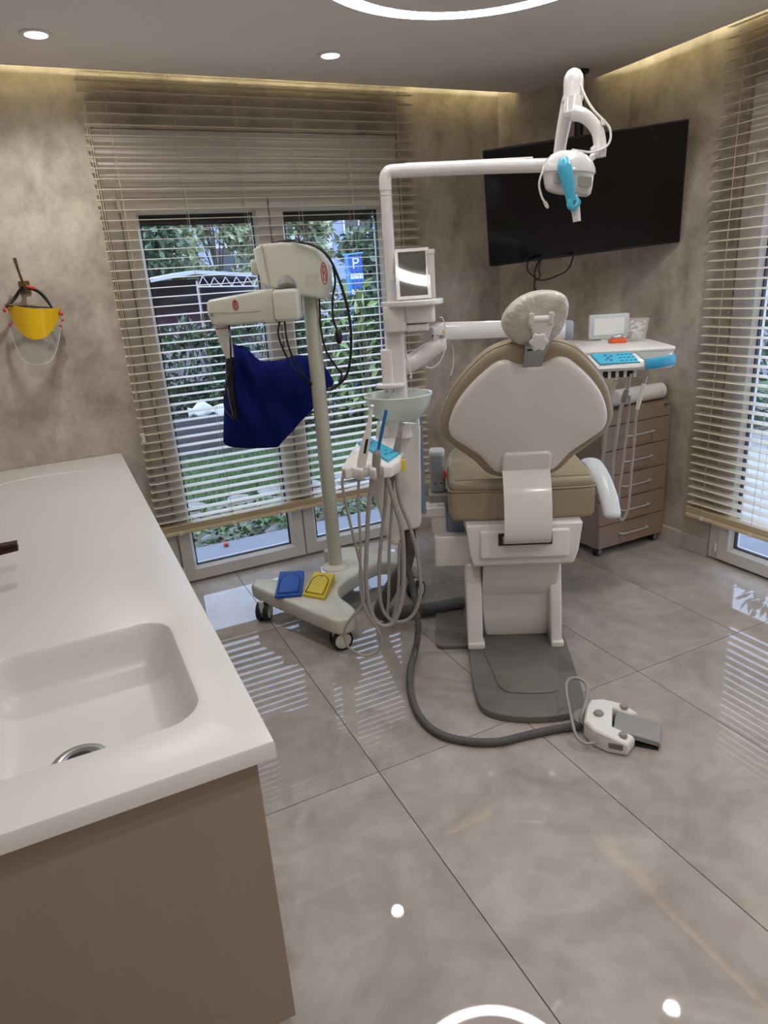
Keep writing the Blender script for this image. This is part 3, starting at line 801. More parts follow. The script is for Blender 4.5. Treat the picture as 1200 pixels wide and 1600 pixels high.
# ---- blue cloth draped over the tube head
cl = [(-.722, 1.373), (-.695, 1.362), (-.669, 1.358), (-.645, 1.335), (-.627, 1.309), (-.598, 1.288), (-.56, 1.285), (-.526, 1.285), (-.485, 1.292), (-.444, 1.303), (-.381, 1.296), (-.325, 1.27), (-.290, 1.215), (-.268, 1.166), (-.288, 1.146), (-.311, 1.137), (-.35, 1.09), (-.382, 1.044), (-.445, .99), (-.49, .945), (-.537, .904), (-.556, .884), (-.574, .872), (-.64, .872), (-.70, .874), (-.766, .882), (-.81, .892), (-.829, .91), (-.829, .936), (-.815, 1.02), (-.79, 1.16), (-.772, 1.25), (-.762, 1.325), (-.75, 1.36)]
def apron():
    KA = 3.47 / 3.2217
    out = [(e_ * KA, HC - (HC - z_) * KA) for e_, z_ in smooth_poly(cl, 2)]; n = len(out)
    cx = -0.60 * KA; cz = 1.06
    m_ = MB()
    def disp(e, z, s, side):
        rad = math.sqrt(max(0.0, 1 - s ** 3.0))
        top = 0.45 + 0.55 * min(1, max(0, (z - 0.88) / 0.42))
        body = (0.085 if side < 0 else 0.06) * rad * top
        e, z = e / KA, HC - (HC - z) / KA
        x = e + 0.22 * (z - 1.1)
        def ridge(c, w, a): return a * math.exp(-((x - c) / w) ** 2)
        # hanging folds: gathered at the two supports, running out at the hem
        fold = ridge(-.70, .022, .030) + ridge(-.63, .02, -.045) + ridge(-.575, .03, .022) + ridge(-.50, .025, -.022) + ridge(-.43, .035, .02) + ridge(-.36, .02, -.018)
        fold *= (0.35 + 0.65 * min(1, max(0, (z - .86) / .35))) * (0.25 + .75 * rad)
        sway = 0.007 * math.sin(38 * x - 11 * z) * rad + 0.006 * math.sin(23 * z + 14 * e) * rad
        return side * (body + (fold + sway if side < 0 else fold * 0.4))
    K = 14
    for side in (-1, 1):
        rings = []
        for k in range(K + 1):
            s = 1 - k / K * 0.97
            rings.append([Vector((cx + (e - cx) * s, 3.47 + disp(cx + (e - cx) * s, cz + (z - cz) * s, s, side), cz + (z - cz) * s)) for e, z in out])
        o0 = len(m_.v)
        m_.loft(rings, caps=False)
        m_.f.append(tuple(o0 + K * n + j for j in range(n)))
    # sew the two faces along the hem
    h = (K + 1) * n
    for j in range(n):
        j2 = (j + 1) % n
        m_.f.append((j, j2, h + j2, h + j))
    return m_
o = apron().build('protective_apron', 'navy_cloth', None, sharp=80)
single(o, 'V', (-0.646, 3.47, 0.82), 'dark blue cloth apron draped over the x-ray head', 'apron')

# ---- black leads
def lead(name, label, pts, r, fr='V', cat='cable', m='black', plug=None, sm=8):
    base = tuple(pts[-1]) if fr else None
    t = thing(name, label, cat, fr, tuple(pts[0]))
    MB().tube(pts, r, 8, sm).build('lead', m, t)
    if plug:
        a, b_, r2 = plug
        MB().lathe([(r2 * 0.4, 0), (r2, (Vector(b_) - Vector(a)).length * 0.3), (r2 * 0.9, (Vector(b_) - Vector(a)).length * 0.8), (r2 * 0.4, (Vector(b_) - Vector(a)).length)], a, 12, Vector(b_) - Vector(a)).build('plug', m, t)
    return t
G0 = 3.185
lead('power_cord', 'long black power cord draped from the x-ray housing top down to the apron', [(-.50, 3.33, 1.798), (-.42, 3.25, 1.80), (-.361, G0, 1.788), (-.301, G0, 1.770), (-.245, G0, 1.724), (-.207, G0, 1.635), (-.178, G0, 1.516), (-.168, G0, 1.402), (-.183, G0, 1.264), (-.214, G0, 1.187), (-.28, 3.26, 1.13), (-.33, 3.375, 1.11)], 0.0062)
lead('power_cord', 'black lead with a plug dangling beside the x-ray pole', [(-.224, G0 - .012, 1.68), (-.220, G0 - .012, 1.614), (-.238, G0 - .012, 1.542), (-.243, G0 - .012, 1.453), (-.226, G0 - .012, 1.40)], 0.005, plug=((-.228, G0 - .012, 1.41), (-.224, G0 - .012, 1.345), 0.017))
lead('power_cord', 'thin black lead hanging down right behind the x-ray pole', [(-.309, 3.30, 1.545), (-.312, 3.30, 1.48), (-.315, 3.30, 1.42), (-.30, 3.29, 1.31), (-.262, 3.30, 1.235), (-.235, 3.30, 1.19), (-.255, 3.33, 1.145)], 0.0045)
lead('power_cord', 'left one of two black leads dropping from the elbow block into the apron', [(-.487, 3.19, 1.465), (-.495, 3.16, 1.393), (-.462, 3.20, 1.27), (-.43, 3.27, 1.20), (-.385, 3.35, 1.12), (-.36, 3.375, 1.09)], 0.0045)
lead('power_cord', 'right one of two black leads dropping from the elbow block into the apron', [(-.466, 3.19, 1.465), (-.458, 3.16, 1.368), (-.437, 3.20, 1.27), (-.395, 3.27, 1.18), (-.36, 3.37, 1.10)], 0.0045)
lead('power_cord', 'black lead looping from the x-ray yoke down the left edge of the apron', [(-.715, 3.17, 1.462), (-.703, 3.10, 1.40), (-.713, 3.09, 1.30), (-.745, 3.12, 1.22), (-.80, 3.22, 1.10), (-.80, 3.32, 1.02), (-.775, 3.39, .98)], 0.0045)

# ---- two foot switches on the x-ray base
def foot_switch(quad, m, label):
    c = Vector((sum(p[0] for p in quad) / 4, sum(p[1] for p in quad) / 4, 0.178))
    t = thing('foot_switch', label, 'foot pedal', 'W', tuple(c), 'foot switches on the x-ray base')
    A, B, C, D = [Vector((p[0], p[1], 0)) for p in quad]       # front-left, back-left, back-right, front-right
    def at(u, v, z): return (A.lerp(D, u)).lerp(B.lerp(C, u), v) + Vector((0, 0, z))
    zt = lambda v: 0.196 + 0.028 * v
    body = MB().loft([[at(0, 0, 0.1785), at(1, 0, 0.1785), at(1, 1, 0.1785), at(0, 1, 0.1785)], [at(0, 0, zt(0)), at(1, 0, zt(0)), at(1, 1, zt(1)), at(0, 1, zt(1))]])
    body.build('housing', m, t, bev=0.006)
    dome = [(0.14, 0.10), (0.86, 0.10), (0.86, 0.55)] + [(0.5 + 0.36 * math.cos(R(a)), 0.55 + 0.27 * math.sin(R(a))) for a in range(15, 180, 15)] + [(0.14, 0.55)]
    pl = MB().loft([[at(u, v, zt(v) - 0.002) for u, v in dome], [at(0.5 + (u - .5) * .96, 0.45 + (v - .45) * .96, zt(v) + 0.0045) for u, v in dome]])
    pl.build('treadle', m, t, bev=0.0015, bseg=2)
    loop = [at(u, v, zt(v) + 0.0005) for u, v in [(0.11, 0.08)] + dome[2:] + [(0.11, 0.3), (0.11, 0.08)]]
    MB().tube([at(0.5 + (u - .5) * 1.1, 0.45 + (v - .45) * 1.1, zt(v) + 0.0005) for u, v in dome + dome[:1]], 0.0022, 6, 1).build('groove', 'black_rubber', t)
    MB().lathe([(0, 0.0), (0.006, 0), (0.005, 0.002), (0, 0.0025)], at(0.5, 0.78, zt(0.78) + 0.0045), 14).build('screw', 'mid_grey', t)
    return t
foot_switch([(.735, 2.945), (.832, 3.155), (.944, 3.095), (.858, 2.895)], 'pedal_blue', 'bright blue foot switch on the x-ray base next to the yellow one')
foot_switch([(.862, 2.895), (.985, 3.055), (1.062, 2.965), (.938, 2.795)], 'pedal_yellow', 'yellow foot switch on the x-ray base next to the blue one')

# ================================================================== DENTAL CHAIR
ch = thing('dental_chair', 'white and beige leather dental chair seen from behind', 'dental chair', 'C', (0, 0.55, 0))
mb = MB(); pillow(mb, smooth_poly([(-.205, .05), (-.15, .005), (-.05, -.018), (.07, -.012), (.155, .02), (.192, .09), (.20, .30), (.205, .62), (.20, .95), (-.20, .95), (-.228, .62), (-.232, .30), (-.225, .14)], 4), P3, 0.0, 0.032, 0.006, 3)
mb.build('base_plate', 'dark_grey', ch, sharp=50)
mb = MB(); pillow(mb, smooth_poly([(-.118, .16), (-.07, .132), (.05, .128), (.10, .15), (.118, .25), (.135, .56), (-.15, .56), (-.138, .25)], 4), P3, 0.030, 0.038, 0.003, 2)
mb.build('cover_plate', 'dark_grey', ch, sharp=50)
mb = MB(); pillow(mb, rr(-.375, .53, -.20, .98, 0.03, 5), P3, 0.0, 0.022, 0.005, 3)
mb.build('side_plate', 'dark_grey', ch, sharp=50)
# swing-arm brackets
for s0, s1, zt_ in ((-.236, -.166, .43), (.128, .178, .41)):
    prof = [(.475, .032), (.60, .032), (.66, .20), (.66, zt_ - .02), (.63, zt_), (.56, zt_), (.535, zt_ - .02), (.50, .20)]
    m_ = MB(); pillow(m_, prof, lambda u, v, w: Vector((w, u, v)), s0, s1, 0.010, 3)
    m_.build('lift_bracket', 'white_gloss', ch, sharp=50)
    m_ = MB(); pillow(m_, rr(s0 + .002, .468, s1 + .006, .53, .006, 3), P3, 0.031, 0.062, 0.006, 2)
    m_.build('bracket_foot', 'white_gloss', ch, sharp=50)
m_ = MB().loft([[Vector((-.205, .552, .06)), Vector((-.178, .552, .06)), Vector((-.178, .552, .37)), Vector((-.205, .552, .37))], [Vector((-.203, .545, .06)), Vector((-.18, .545, .06)), Vector((-.18, .53, .37)), Vector((-.203, .53, .37))]])
# column cover: two panels with a crease
m_ = MB().loft([[Vector((-w, t, z)), Vector((w + dw, t, z)), Vector((w + dw, .86, z)), Vector((-w, .86, z))] for t, z, w, dw in ((.585, .034, .145, -.02), (.575, .06, .150, -.02), (.560, .15, .160, -.02), (.555, .245, .165, -.01), (.545, .265, .165, -.008), (.47, .42, .162, -.002), (.455, .475, .160, 0))])
m_.build('column_cover', 'white_gloss', ch, bev=0.008)
# seat carriage
m_ = MB().loft([[Vector((-w0, t0, z)), Vector((w0, t0, z)), Vector((w0, .98, z)), Vector((-w0, .98, z))] for z, w0, t0 in ((.452, .200, .43), (.462, .208, .415), (.52, .222, .405), (.62, .232, .40), (.645, .236, .402))])
m_.build('seat_carriage', 'white_gloss', ch, bev=0.014)
mb = MB(); pillow(mb, rr(-.178, .50, .182, .622, .012, 4), lambda u, v, w: Vector((u, w, v)), .43, .388, 0.010, 3)
mb.build('carriage_panel', 'white_gloss', ch, sharp=50)
MB().box((0.002, .3835, .588), (.214, .012, .05)).build('hinge_slot', 'black', ch)
# seat cushion with a sewn upper panel
sp = [(-.27, .455), (-.15, .445), (0, .442), (.15, .445), (.27, .455), (.295, .49), (.298, .65), (.292, .85), (.27, 1.02), (.2, 1.08), (0, 1.10), (-.2, 1.08), (-.27, 1.02), (-.292, .85), (-.298, .65), (-.295, .49)]
mb = MB(); pillow(mb, smooth_poly(sp, 3), P3, .638, .785, 0.032, 6)
sc_ = mb.build('seat_cushion', 'beige_leather', ch, sharp=60)
mb = MB(); pillow(mb, smooth_poly([(u * .99, .76 + (v - .76) * .99) for u, v in sp], 3), P3, .762, .815, 0.024, 6)
st_ = mb.build('seat_top', 'beige_leather', sc_, sharp=60)
MB().tube([(u, v, .775) for u, v in smooth_poly([(a * 1.0, .76 + (b_ - .76) * 1.0) for a, b_ in sp], 3)] + [(sp[0][0], sp[0][1], .775)], 0.004, 6, 1).build('piping', 'beige_leather', sc_)
# leg rest sloping to the floor beyond the seat
m_ = MB().loft([[Vector((-w, t, z)), Vector((w, t, z)), Vector((w, t + .03, z + .07)), Vector((-w, t + .03, z + .07))] for t, z, w in ((1.03, .70, .23), (1.12, .68, .23), (1.28, .55, .22), (1.42, .38, .20), (1.47, .31, .17))])
m_.build('leg_rest', 'beige_leather', ch, bev=0.02)
# backrest
def BK(u, v, w): return Vector((u, .30 - .41 * (v - 1.11) + .925 * w, v + .379 * w))
def mirror(h): return h + [(-x, y) for x, y in reversed(h) if abs(x) > 1e-6]
cu = mirror([(0, 1.366), (.07, 1.362), (.125, 1.346), (.165, 1.322), (.23, 1.258), (.282, 1.184), (.313, 1.095), (.314, 1.047), (.298, 1.003), (.246, .951), (.191, .904), (.150, .854), (.122, .834), (.09, .824), (0, .822)])
mb = MB(); pillow(mb, smooth_poly(cu, 3), BK, .012, .088, 0.026, 6)
bc = mb.build('backrest_cushion', 'beige_leather', ch, sharp=60)
MB().tube([BK(u, v, .036) for u, v in smooth_poly(cu, 3)] + [BK(cu[0][0], cu[0][1], .036)], 0.0032, 6, 1).build('piping', 'beige_leather', bc)
sh = mirror([(0, 1.297), (.034, 1.297), (.052, 1.302), (.088, 1.317), (.118, 1.312), (.147, 1.293), (.205, 1.24), (.255, 1.175), (.284, 1.108), (.290, 1.06), (.275, 1.024), (.225, .983), (.172, .940), (.135, .890), (.112, .866), (.085, .860), (0, .860)])
def shell_back():
    out = smooth_poly(sh, 3); m_ = MB(); rings = []
    for k, (ins, w) in enumerate(((0, .024), (0, .012), (.001, .004), (.006, -.003), (.016, -.008), (.034, -.011))):
        rings.append([BK(u, v, w) for u, v in inset(out, ins)])
    cx, cz = 0, 1.08
    last = inset(out, .034)
    for k in range(1, 6):
        s = 1 - k / 5 * .96
        rings.append([BK(cx + (u - cx) * s, cz + (v - cz) * s, -.011 - .012 * (1 - s * s)) for u, v in last])
    m_.loft(rings)
    return m_
so_ = shell_back().build('backrest_shell', 'white_gloss', ch, sharp=60)
mb = MB(); pillow(mb, rr(-.090, .858, .096, .966, .022, 6), BK, .02, -.030, 0.010, 4)
mb.build('hinge_cover', 'white_gloss', ch, sharp=50)
lk = [(.372, .875), (.342, .835), (.318, .78), (.305, .72), (.303, .67), (.312, .625), (.335, .600), (.38, .592)]
lk3 = catmull([(0, t, z) for t, z in lk], 5)
rings = []
for i, p in enumerate(lk3):
    a = lk3[max(i - 1, 0)]; c_ = lk3[min(i + 1, len(lk3) - 1)]
    d = (c_ - a).normalized(); nrm = Vector((0, -d.z, d.y))
    hw = .089
    rings.append([p + Vector((x, 0, 0)) + nrm * y for x, y in ((-hw, -.012), (-hw, .006), (-hw + .006, .012), (hw - .004, .012), (hw + .004, .006), (hw + .004, -.012))])
MB().loft(rings).build('backrest_link', 'white_gloss', ch, sharp=40)
# headrest
def HD(u, v, w): return Vector((u, .150 - .30 * (v - 1.45) + w, v))
hp = [(-.106, 1.445), (-.100, 1.475), (-.081, 1.503), (-.052, 1.526), (-.016, 1.541), (.022, 1.546), (.066, 1.541), (.096, 1.526), (.111, 1.503), (.113, 1.475), (.109, 1.445), (.098, 1.415), (.08, 1.392), (.05, 1.372), (.005, 1.366), (-.04, 1.370), (-.068, 1.386), (-.092, 1.412)]
def head_pad():
    out = smooth_poly(hp, 3); m_ = MB(); rings = []
    def wr(u, v, amp): return amp * (math.sin(70 * u + 40 * v) + math.sin(110 * v - 60 * u)) * .5
    cu_, cv_ = .003, 1.455
    def sc(k): return [(cu_ + (u - cu_) * k, cv_ + (v - cv_) * k) for u, v in out]
    for k, w, am_ in ((.06, -.010, .001), (.30, -.010, .002), (.55, -.008, .003), (.76, -.004, .004), (.90, .006, .004), (.975, .022, .003), (1.0, .045, .003), (.98, .066, .002), (.88, .082, .001), (.62, .090, 0), (.1, .093, 0)):
        rings.append([HD(u, v, w + wr(u, v, am_) + (am_ * 1.1 * math.sin(23 * math.atan2(v - cv_, u - cu_) + 3 * math.sin(40 * u)) if k > .5 else 0)) for u, v in sc(k)])
    return m_.loft(rings)
hp_o = head_pad().build('headrest_pad', 'cover_film', ch, sharp=80, label='headrest pad wrapped in a wrinkled translucent cover')
mb = MB(); pillow(mb, smooth_poly([(-.022, 1.445), (.054, 1.445), (.052, 1.42), (.045, 1.395), (.03, 1.372), (0, 1.37), (-.008, 1.395), (-.012, 1.42)], 3), lambda u, v, w: HD(u, v, w), -.012, -.030, .005, 3)
mb.build('headrest_bracket', 'white_gloss', ch, sharp=50)
for u in (-.016, .047):
    mb = MB(); pillow(mb, rr(u - .008, 1.438, u + .008, 1.478, .006, 4), HD, -.004, -.036, .004, 3); mb.build('bracket_lug', 'white_gloss', ch, sharp=50)
MB().cyl(HD(-.012, 1.457, -.022), HD(.045, 1.457, -.022), .0115, 20).build('bracket_pin', 'white_gloss', ch)
def lobed(r, n, amp): return [((r + amp * math.cos(n * a)) * math.cos(a), (r + amp * math.cos(n * a)) * math.sin(a)) for a in [2 * PI * k / 48 for k in range(48)]]
mb = MB(); pillow(mb, [(u + .009, v + 1.384) for u, v in lobed(.029, 6, .0035)], HD, -.034, -.056, .007, 4)
mb.build('headrest_knob', 'white_gloss', ch, sharp=50)
MB().loft([[HD(a, z, w0), HD(b_, z, w0), HD(b_, z, w1), HD(a, z, w1)] for a, b_, z, w0, w1 in ((-.030, .036, 1.290, .026, .036), (-.030, .038, 1.33, .006, .022), (-.030, .046, 1.352, -.006, .010), (-.030, .053, 1.375, -.014, .0))]).build('headrest_post', 'steel', ch, bev=0.002, bseg=2)
MB().box(HD(-.004, 1.357, -.024), (.042, .006, .006)).build('post_slot', 'black', ch)
# right armrest, left armrest stub
arm_p = [(.312, .80, .765), (.318, .73, .800), (.325, .65, .812), (.334, .55, .782), (.343, .46, .725), (.347, .405, .668), (.347, .395, .655)]
MB().tube(arm_p, [.022, .033, .037, .038, .038, .035, .016], 18, 8, flat=0.5, up=(0, 0, 1)).build('armrest', 'pale_grey', ch)
MB().tube([(.30, .80, .64), (.312, .80, .70), (.316, .78, .77)], [.02, .02, .022], 14, 6).build('armrest_stem', 'white_gloss', ch)
mb = MB(); pillow(mb, rr(-.370, .685, -.304, .755, .018, 5), P3, .70, .885, .012, 4)
lp_ = mb.build('armrest_post', 'grey_plastic', ch, sharp=50)
mb = MB(); pillow(mb, rr(-.371, .684, -.303, .756, .018, 5), P3, .862, .893, .010, 4)
mb.build('post_cap', 'pale_grey', lp_, sharp=50)
MB().box((-.306, .676, .79), (.012, .02, .035)).build('red_tab', 'red_plastic', lp_, bev=.003)
for u in (-.35, -.322):
    MB().cyl((u, .686, .745), (u, .683, .745), .004, 10).build('screw_hole', 'black', lp_)
MB().span((-.38, .66, .60), (-.295, .77, .70)).build('post_socket', 'mid_grey', ch, bev=.006)
# arm that carries the water unit
mb = MB(); pillow(mb, rr(-.365, .545, -.205, .70, .012, 4), P3, .405, .545, .008, 3)
mb.build('unit_arm_block', 'white_gloss', ch, sharp=50)
mb = MB(); pillow(mb, rr(-.375, .61, -.305, .70, .01, 4), P3, .53, .655, .008, 3)
mb.build('unit_arm_riser', 'white_gloss', ch, sharp=50)
MB().span((-.50, .60, .615), (-.31, .69, .663)).build('unit_arm_beam', 'white_gloss', ch, bev=.008)
MB().span((-.304, .60, .545), (-.235, .66, .64)).build('unit_arm_web', 'steel_blue', ch, bev=.003)
MB().lathe([(0, 0), (.008, 0), (.005, .014), (0, .016)], (.18, .47, .452), 12, (0, 0, -1)).build('rubber_stop', 'black_rubber', ch)

# ================================================================== WATER UNIT WITH SPITTOON
UG = 2.747
un = thing('dental_water_unit', 'white water unit with a pale green spittoon bowl beside the chair', 'dental unit', 'V', (0.024, UG, 0.52))
bd = [(-.072, 1.03), (-.078, .97), (-.098, .88), (-.118, .808), (-.100, .74), (-.084, .682), (-.074, .62), (-.064, .573), (-.045, .538), (-.026, .527), (-.008, .535), (.008, .57), (.025, .592), (.086, .605), (.097, .69), (.103, .90), (.106, 1.07), (.06, 1.085), (-.05, 1.06)]
mb = MB(); pillow(mb, smooth_poly(bd, 3), lambda u, v, w: Vector((u, w, v)), 2.70, 2.83, .016, 4)
mb.build('body', 'white_gloss', un, sharp=50)
MB().span((.098, 2.715, .66), (.116, 2.82, 1.06)).build('side_panel', 'steel_blue', un, bev=.004)
MB().lathe([(.058, 0), (.056, .03), (.066, .075), (.075, .09), (0, .09)], (.026, UG - .015, 1.0), 32).build('bowl_pedestal', 'white_gloss', un)
bo = MB().lathe([(0.02, -.108), (.06, -.103), (.100, -.078), (.126, -.036), (.136, .0), (.139, .006), (.137, .010), (.130, .006), (.119, -.034), (.092, -.070), (.05, -.090), (.018, -.094), (0, -.095)], (.026, UG - .015, 1.164), 48, sy=0.9).build('spittoon_bowl', 'bowl_ceramic', un)
MB().lathe([(0, 0), (.016, .001), (.014, .006), (0, .008)], (.026, UG - .015, 1.070), 20).build('strainer', 'chrome', bo)
mb = MB(); pillow(mb, smooth_poly([(-.060, 2.69), (-.03, 2.665), (.02, 2.66), (.05, 2.68), (.05, 2.73), (.0, 2.76), (-.05, 2.74)], 4), P3, 1.205, 1.222, .006, 3)
mb.build('cup_rest', 'white_gloss', un, sharp=50)
for u in (-.02, .012):
    MB().cyl((u, 2.68, 1.182), (u, 2.68, 1.207), .007, 12).build('rinse_nozzle', 'chrome', un)
mb = MB(); pillow(mb, rr(-.012, 2.705, .064, 2.80, .02, 5), P3, 1.05, 1.425, .006, 3)
mb.build('column', 'white_gloss', un, sharp=50)
mb = MB(); pillow(mb, rr(-.034, 2.69, .010, 2.745, .01, 4), P3, 1.20, 1.352, .005, 3)
mb.build('cup_filler', 'white_satin', un, sharp=50)
mb = MB(); pillow(mb, smooth_poly([(.06, 2.66), (.105, 2.655), (.078, 2.70), (.06, 2.71)], 3), P3, 1.30, 1.42, .003, 2)
mb = MB(); pillow(mb, rr(-.014, 2.665, .075, 2.82, .02, 5), P3, 1.418, 1.512, .006, 3)
mb.build('upper_housing', 'white_gloss', un, sharp=50)
mb = MB(); pillow(mb, rr(.068, 2.66, .184, 2.82, .02, 5), P3, 1.446, 1.512, .005, 3)
mb.build('drawer_box', 'white_satin', un, sharp=50)
mb = MB(); pillow(mb, rr(.068, 2.67, .160, 2.81, .02, 5), P3, 1.415, 1.4415, .005, 3)
mb.build('drawer_base', 'white_gloss', un, sharp=50)
mb = MB(); pillow(mb, smooth_poly([(-.018, 2.70), (.03, 2.645), (.10, 2.62), (.17, 2.64), (.215, 2.69), (.215, 2.76), (.17, 2.82), (.05, 2.83), (-.01, 2.79)], 4), P3, 1.509, 1.530, .005, 3)
mb.build('shelf', 'white_gloss', un, sharp=50)
# swing arm to the instrument console
MB().tube([(.03, UG, 1.285), (.09, UG + .005, 1.292), (.165, UG + .02, 1.332), (.205, UG + .03, 1.352)], [.036, .036, .034, .032], 18, 6).build('swing_arm', 'white_gloss', un)
MB().cyl((.205, UG + .03, 1.33), (.205, UG + .03, 1.375), .026, 20).build('swing_joint', 'white_gloss', un)
MB().cyl((.205, UG + .03, 1.375), (.205, UG + .03, 1.388), .022, 20).build('joint_ring', 'mid_grey', un)
for g0, pts in ((UG - .06, [(.20, 1.46), (.212, 1.455), (.222, 1.41), (.218, 1.35), (.20, 1.30), (.165, 1.272), (.14, 1.278)]), (UG + .1, [(.245, 1.36), (.262, 1.33), (.262, 1.26), (.25, 1.215)]), (UG - .03, [(.062, 1.42), (.066, 1.34), (.075, 1.28), (.082, 1.235), (.074, 1.24)]), (UG - .03, [(.175, 1.37), (.15, 1.36), (.135, 1.335)])):
    MB().tube([(u, g0, z) for u, z in pts], .0026, 8, 8).build('thin_cable', 'white_satin', un)
MB().lathe([(.003, 0), (.005, .006), (.004, .022), (0, .024)], (.25, UG + .1, 1.192), 10).build('cable_plug', 'grey_plastic', un)

# ---- framed viewer standing on the shelf
mo = thing('mirror_screen', 'small white-framed glossy screen on the unit shelf', 'screen', 'V', (.107, 2.70, 1.53))
TILT = R(23.2)
def MO(u, v, w): return Vector((.107 + u, 2.672 + v * math.sin(TILT) + w * math.cos(TILT), 1.531 + v * math.cos(TILT) - w * math.sin(TILT)))
def frame_loft(x0, x1, z0, z1, b_, w0, w1, fn):
    o_ = [(x0, z0), (x1, z0), (x1, z1), (x0, z1)]; i_ = [(x0 + b_, z0 + b_), (x1 - b_, z0 + b_), (x1 - b_, z1 - b_), (x0 + b_, z1 - b_)]
    return MB().loft([[fn(u, v, w1) for u, v in o_], [fn(u, v, w0) for u, v in o_], [fn(u, v, w0) for u, v in i_], [fn(u, v, w1 - .002) for u, v in i_]], caps=False)
frame_loft(-.0645, .0645, 0, .197, .0125, -.008, .008, MO).build('frame', 'white_gloss', mo, smooth=False)
MATS['mirror_glass'] = mat('mirror_glass', (150, 150, 144), 0.04, metal=0.8, spec=0.8, var=0.02)
MB().loft([[MO(-.053, .011, -.004), MO(.053, .011, -.004), MO(.053, .186, -.004), MO(-.053, .186, -.004)], [MO(-.053, .011, .006), MO(.053, .011, .006), MO(.053, .186, .006), MO(-.053, .186, .006)]]).build('screen', 'mirror_glass', mo, smooth=False)
MB().loft([[MO(-.06, .004, .008), MO(.06, .004, .008), MO(.06, .19, .008), MO(-.06, .19, .008)], [MO(-.05, .0, .03), MO(.06, .0, .03), MO(.06, .18, .03), MO(-.05, .18, .03)]]).build('back_cover', 'white_satin', mo, smooth=False)
MB().span((.165, 2.70, 1.531), (.190, 2.735, 1.70)).build('side_bar', 'white_satin', mo, bev=.003)
MB().span((.163, 2.697, 1.690), (.192, 2.738, 1.706)).build('side_bar_cap', 'white_gloss', mo, bev=.002)

# ================================================================== OPERATING LAMP
la = thing('operating_lamp', 'white dental operating lamp on a tall post with a long horizontal arm', 'operating lamp', 'V', (.024, UG, 1.53))
MB().cyl((.024, UG, 1.53), (.024, UG, 1.93), .0215, 28).build('post', 'white_gloss', la)
MB().lathe([(.0215, 0), (.0225, .002), (.0225, .004), (.0215, .006)], (.024, UG, 1.90), 28).build('post_joint', 'pale_grey', la)
MB().lathe([(0, 0), (.011, 0), (.012, .002), (0, .004)], (.03, UG - .021, 1.615), 20, (0, -1, 0)).build('post_cap', 'white_satin', la)
MB().tube([(.024, UG, 1.92), (.0245, UG, 1.955), (.034, UG, 1.975), (.06, UG, 1.982), (.20, UG - .005, 1.978), (.42, UG - .015, 1.970), (.60, UG - .024, 1.962), (.66, UG - .026, 1.960)], .0235, 24, 6).build('horizontal_arm', 'white_gloss', la)
MB().tube([(.10, UG - .004, 2.003), (.30, UG - .01, 1.997), (.56, UG - .022, 1.99)], .003, 8, 6).build('arm_cable', 'white_satin', la)
MB().tube([(.651, UG - .03, 1.945), (.655, UG - .035, 2.02), (.668, UG - .065, 2.12), (.680, UG - .10, 2.185)], [.0215, .0215, .025, .028], 24, 6).build('spring_arm', 'white_gloss', la)
MB().lathe([(.033, 0), (.033, .05), (.031, .066), (.022, .081), (.010, .088), (0, .090)], (.676, 2.63, 2.148), 28).build('arm_head', 'white_gloss', la)
MB().lathe([(.033, 0), (.0355, .002), (.0355, .012), (.033, .014)], (.674, 2.63, 2.138), 28).build('head_collar', 'white_satin', la)
MB().lathe([(.026, .05), (.030, .03), (.034, .0), (.028, -.01), (0, -.012)], (.668, 2.60, 2.098), 28).build('yoke_socket', 'white_gloss', la)
MB().tube([(.664, 2.585, 2.098), (.694, 2.575, 2.086), (.722, 2.57, 2.064), (.742, 2.565, 2.035), (.750, 2.56, 2.0), (.750, 2.556, 1.97)], [.026, .0225, .021, .021, .021, .022], 20, 8).build('yoke', 'white_gloss', la)
MB().tube([(.738, 2.556, 1.968), (.715, 2.54, 1.947), (.69, 2.52, 1.93)], [.013, .0105, .0105], 14, 5).build('yoke_stub', 'white_gloss', la)
MB().tube([(.722, 2.556, 1.974), (.738, 2.556, 1.980), (.750, 2.556, 1.975), (.752, 2.556, 1.952)], [.010, .015, .022, .019], 14, 5).build('yoke_foot', 'white_gloss', la)
# lamp head: dome above, angled reflector face below
mat('lamp_window', (172, 172, 168), 0.15, metal=.3)
HE = (.632, 2.50)
def lring(z, rx, ry, dy=0.0, dx=0.0, sq=2.6, n=40, sl=.1):
    out = []
    for k in range(n):
        a = 2 * PI * k / n; c_, s_ = math.cos(a), math.sin(a)
        out.append(Vector((HE[0] + dx + rx * abs(c_) ** (2 / sq) * (1 if c_ > 0 else -1), HE[1] + dy + ry * abs(s_) ** (2 / sq) * (1 if s_ > 0 else -1), z - sl * rx * c_)))
    return out
lh = MB().loft([lring(1.972, .012, .010), lring(1.969, .035, .028), lring(1.957, .06, .045), lring(1.938, .078, .056), lring(1.918, .086, .062), lring(1.905, .087, .063), lring(1.900, .082, .058), lring(1.868, .078, .056, sl=.16), lring(1.850, .074, .05, sl=.2), lring(1.843, .066, .044, sl=.2)]).build('lamp_head', 'white_gloss', la, sharp=42)
for x0_, x1_ in ((-.060, -.022), (.018, .062)):
    wr_ = rr(x0_, -.018, x1_, .012, .005, 3)
    MB().loft([[Vector((HE[0] + x, HE[1] - .0605, 1.880 + z - .17 * x)) for x, z in wr_], [Vector((HE[0] + x, HE[1] - .040, 1.880 + z - .17 * x)) for x, z in wr_]]).build('reflector_window', 'lamp_window', lh)
hd_ = MB().tube([(.602, 2.445, 1.938), (.602, 2.432, 1.915), (.612, 2.425, 1.87), (.624, 2.42, 1.81)], [.016, .023, .020, .0145], 18, 6).build('handle_sleeve', 'blue_film', lh)
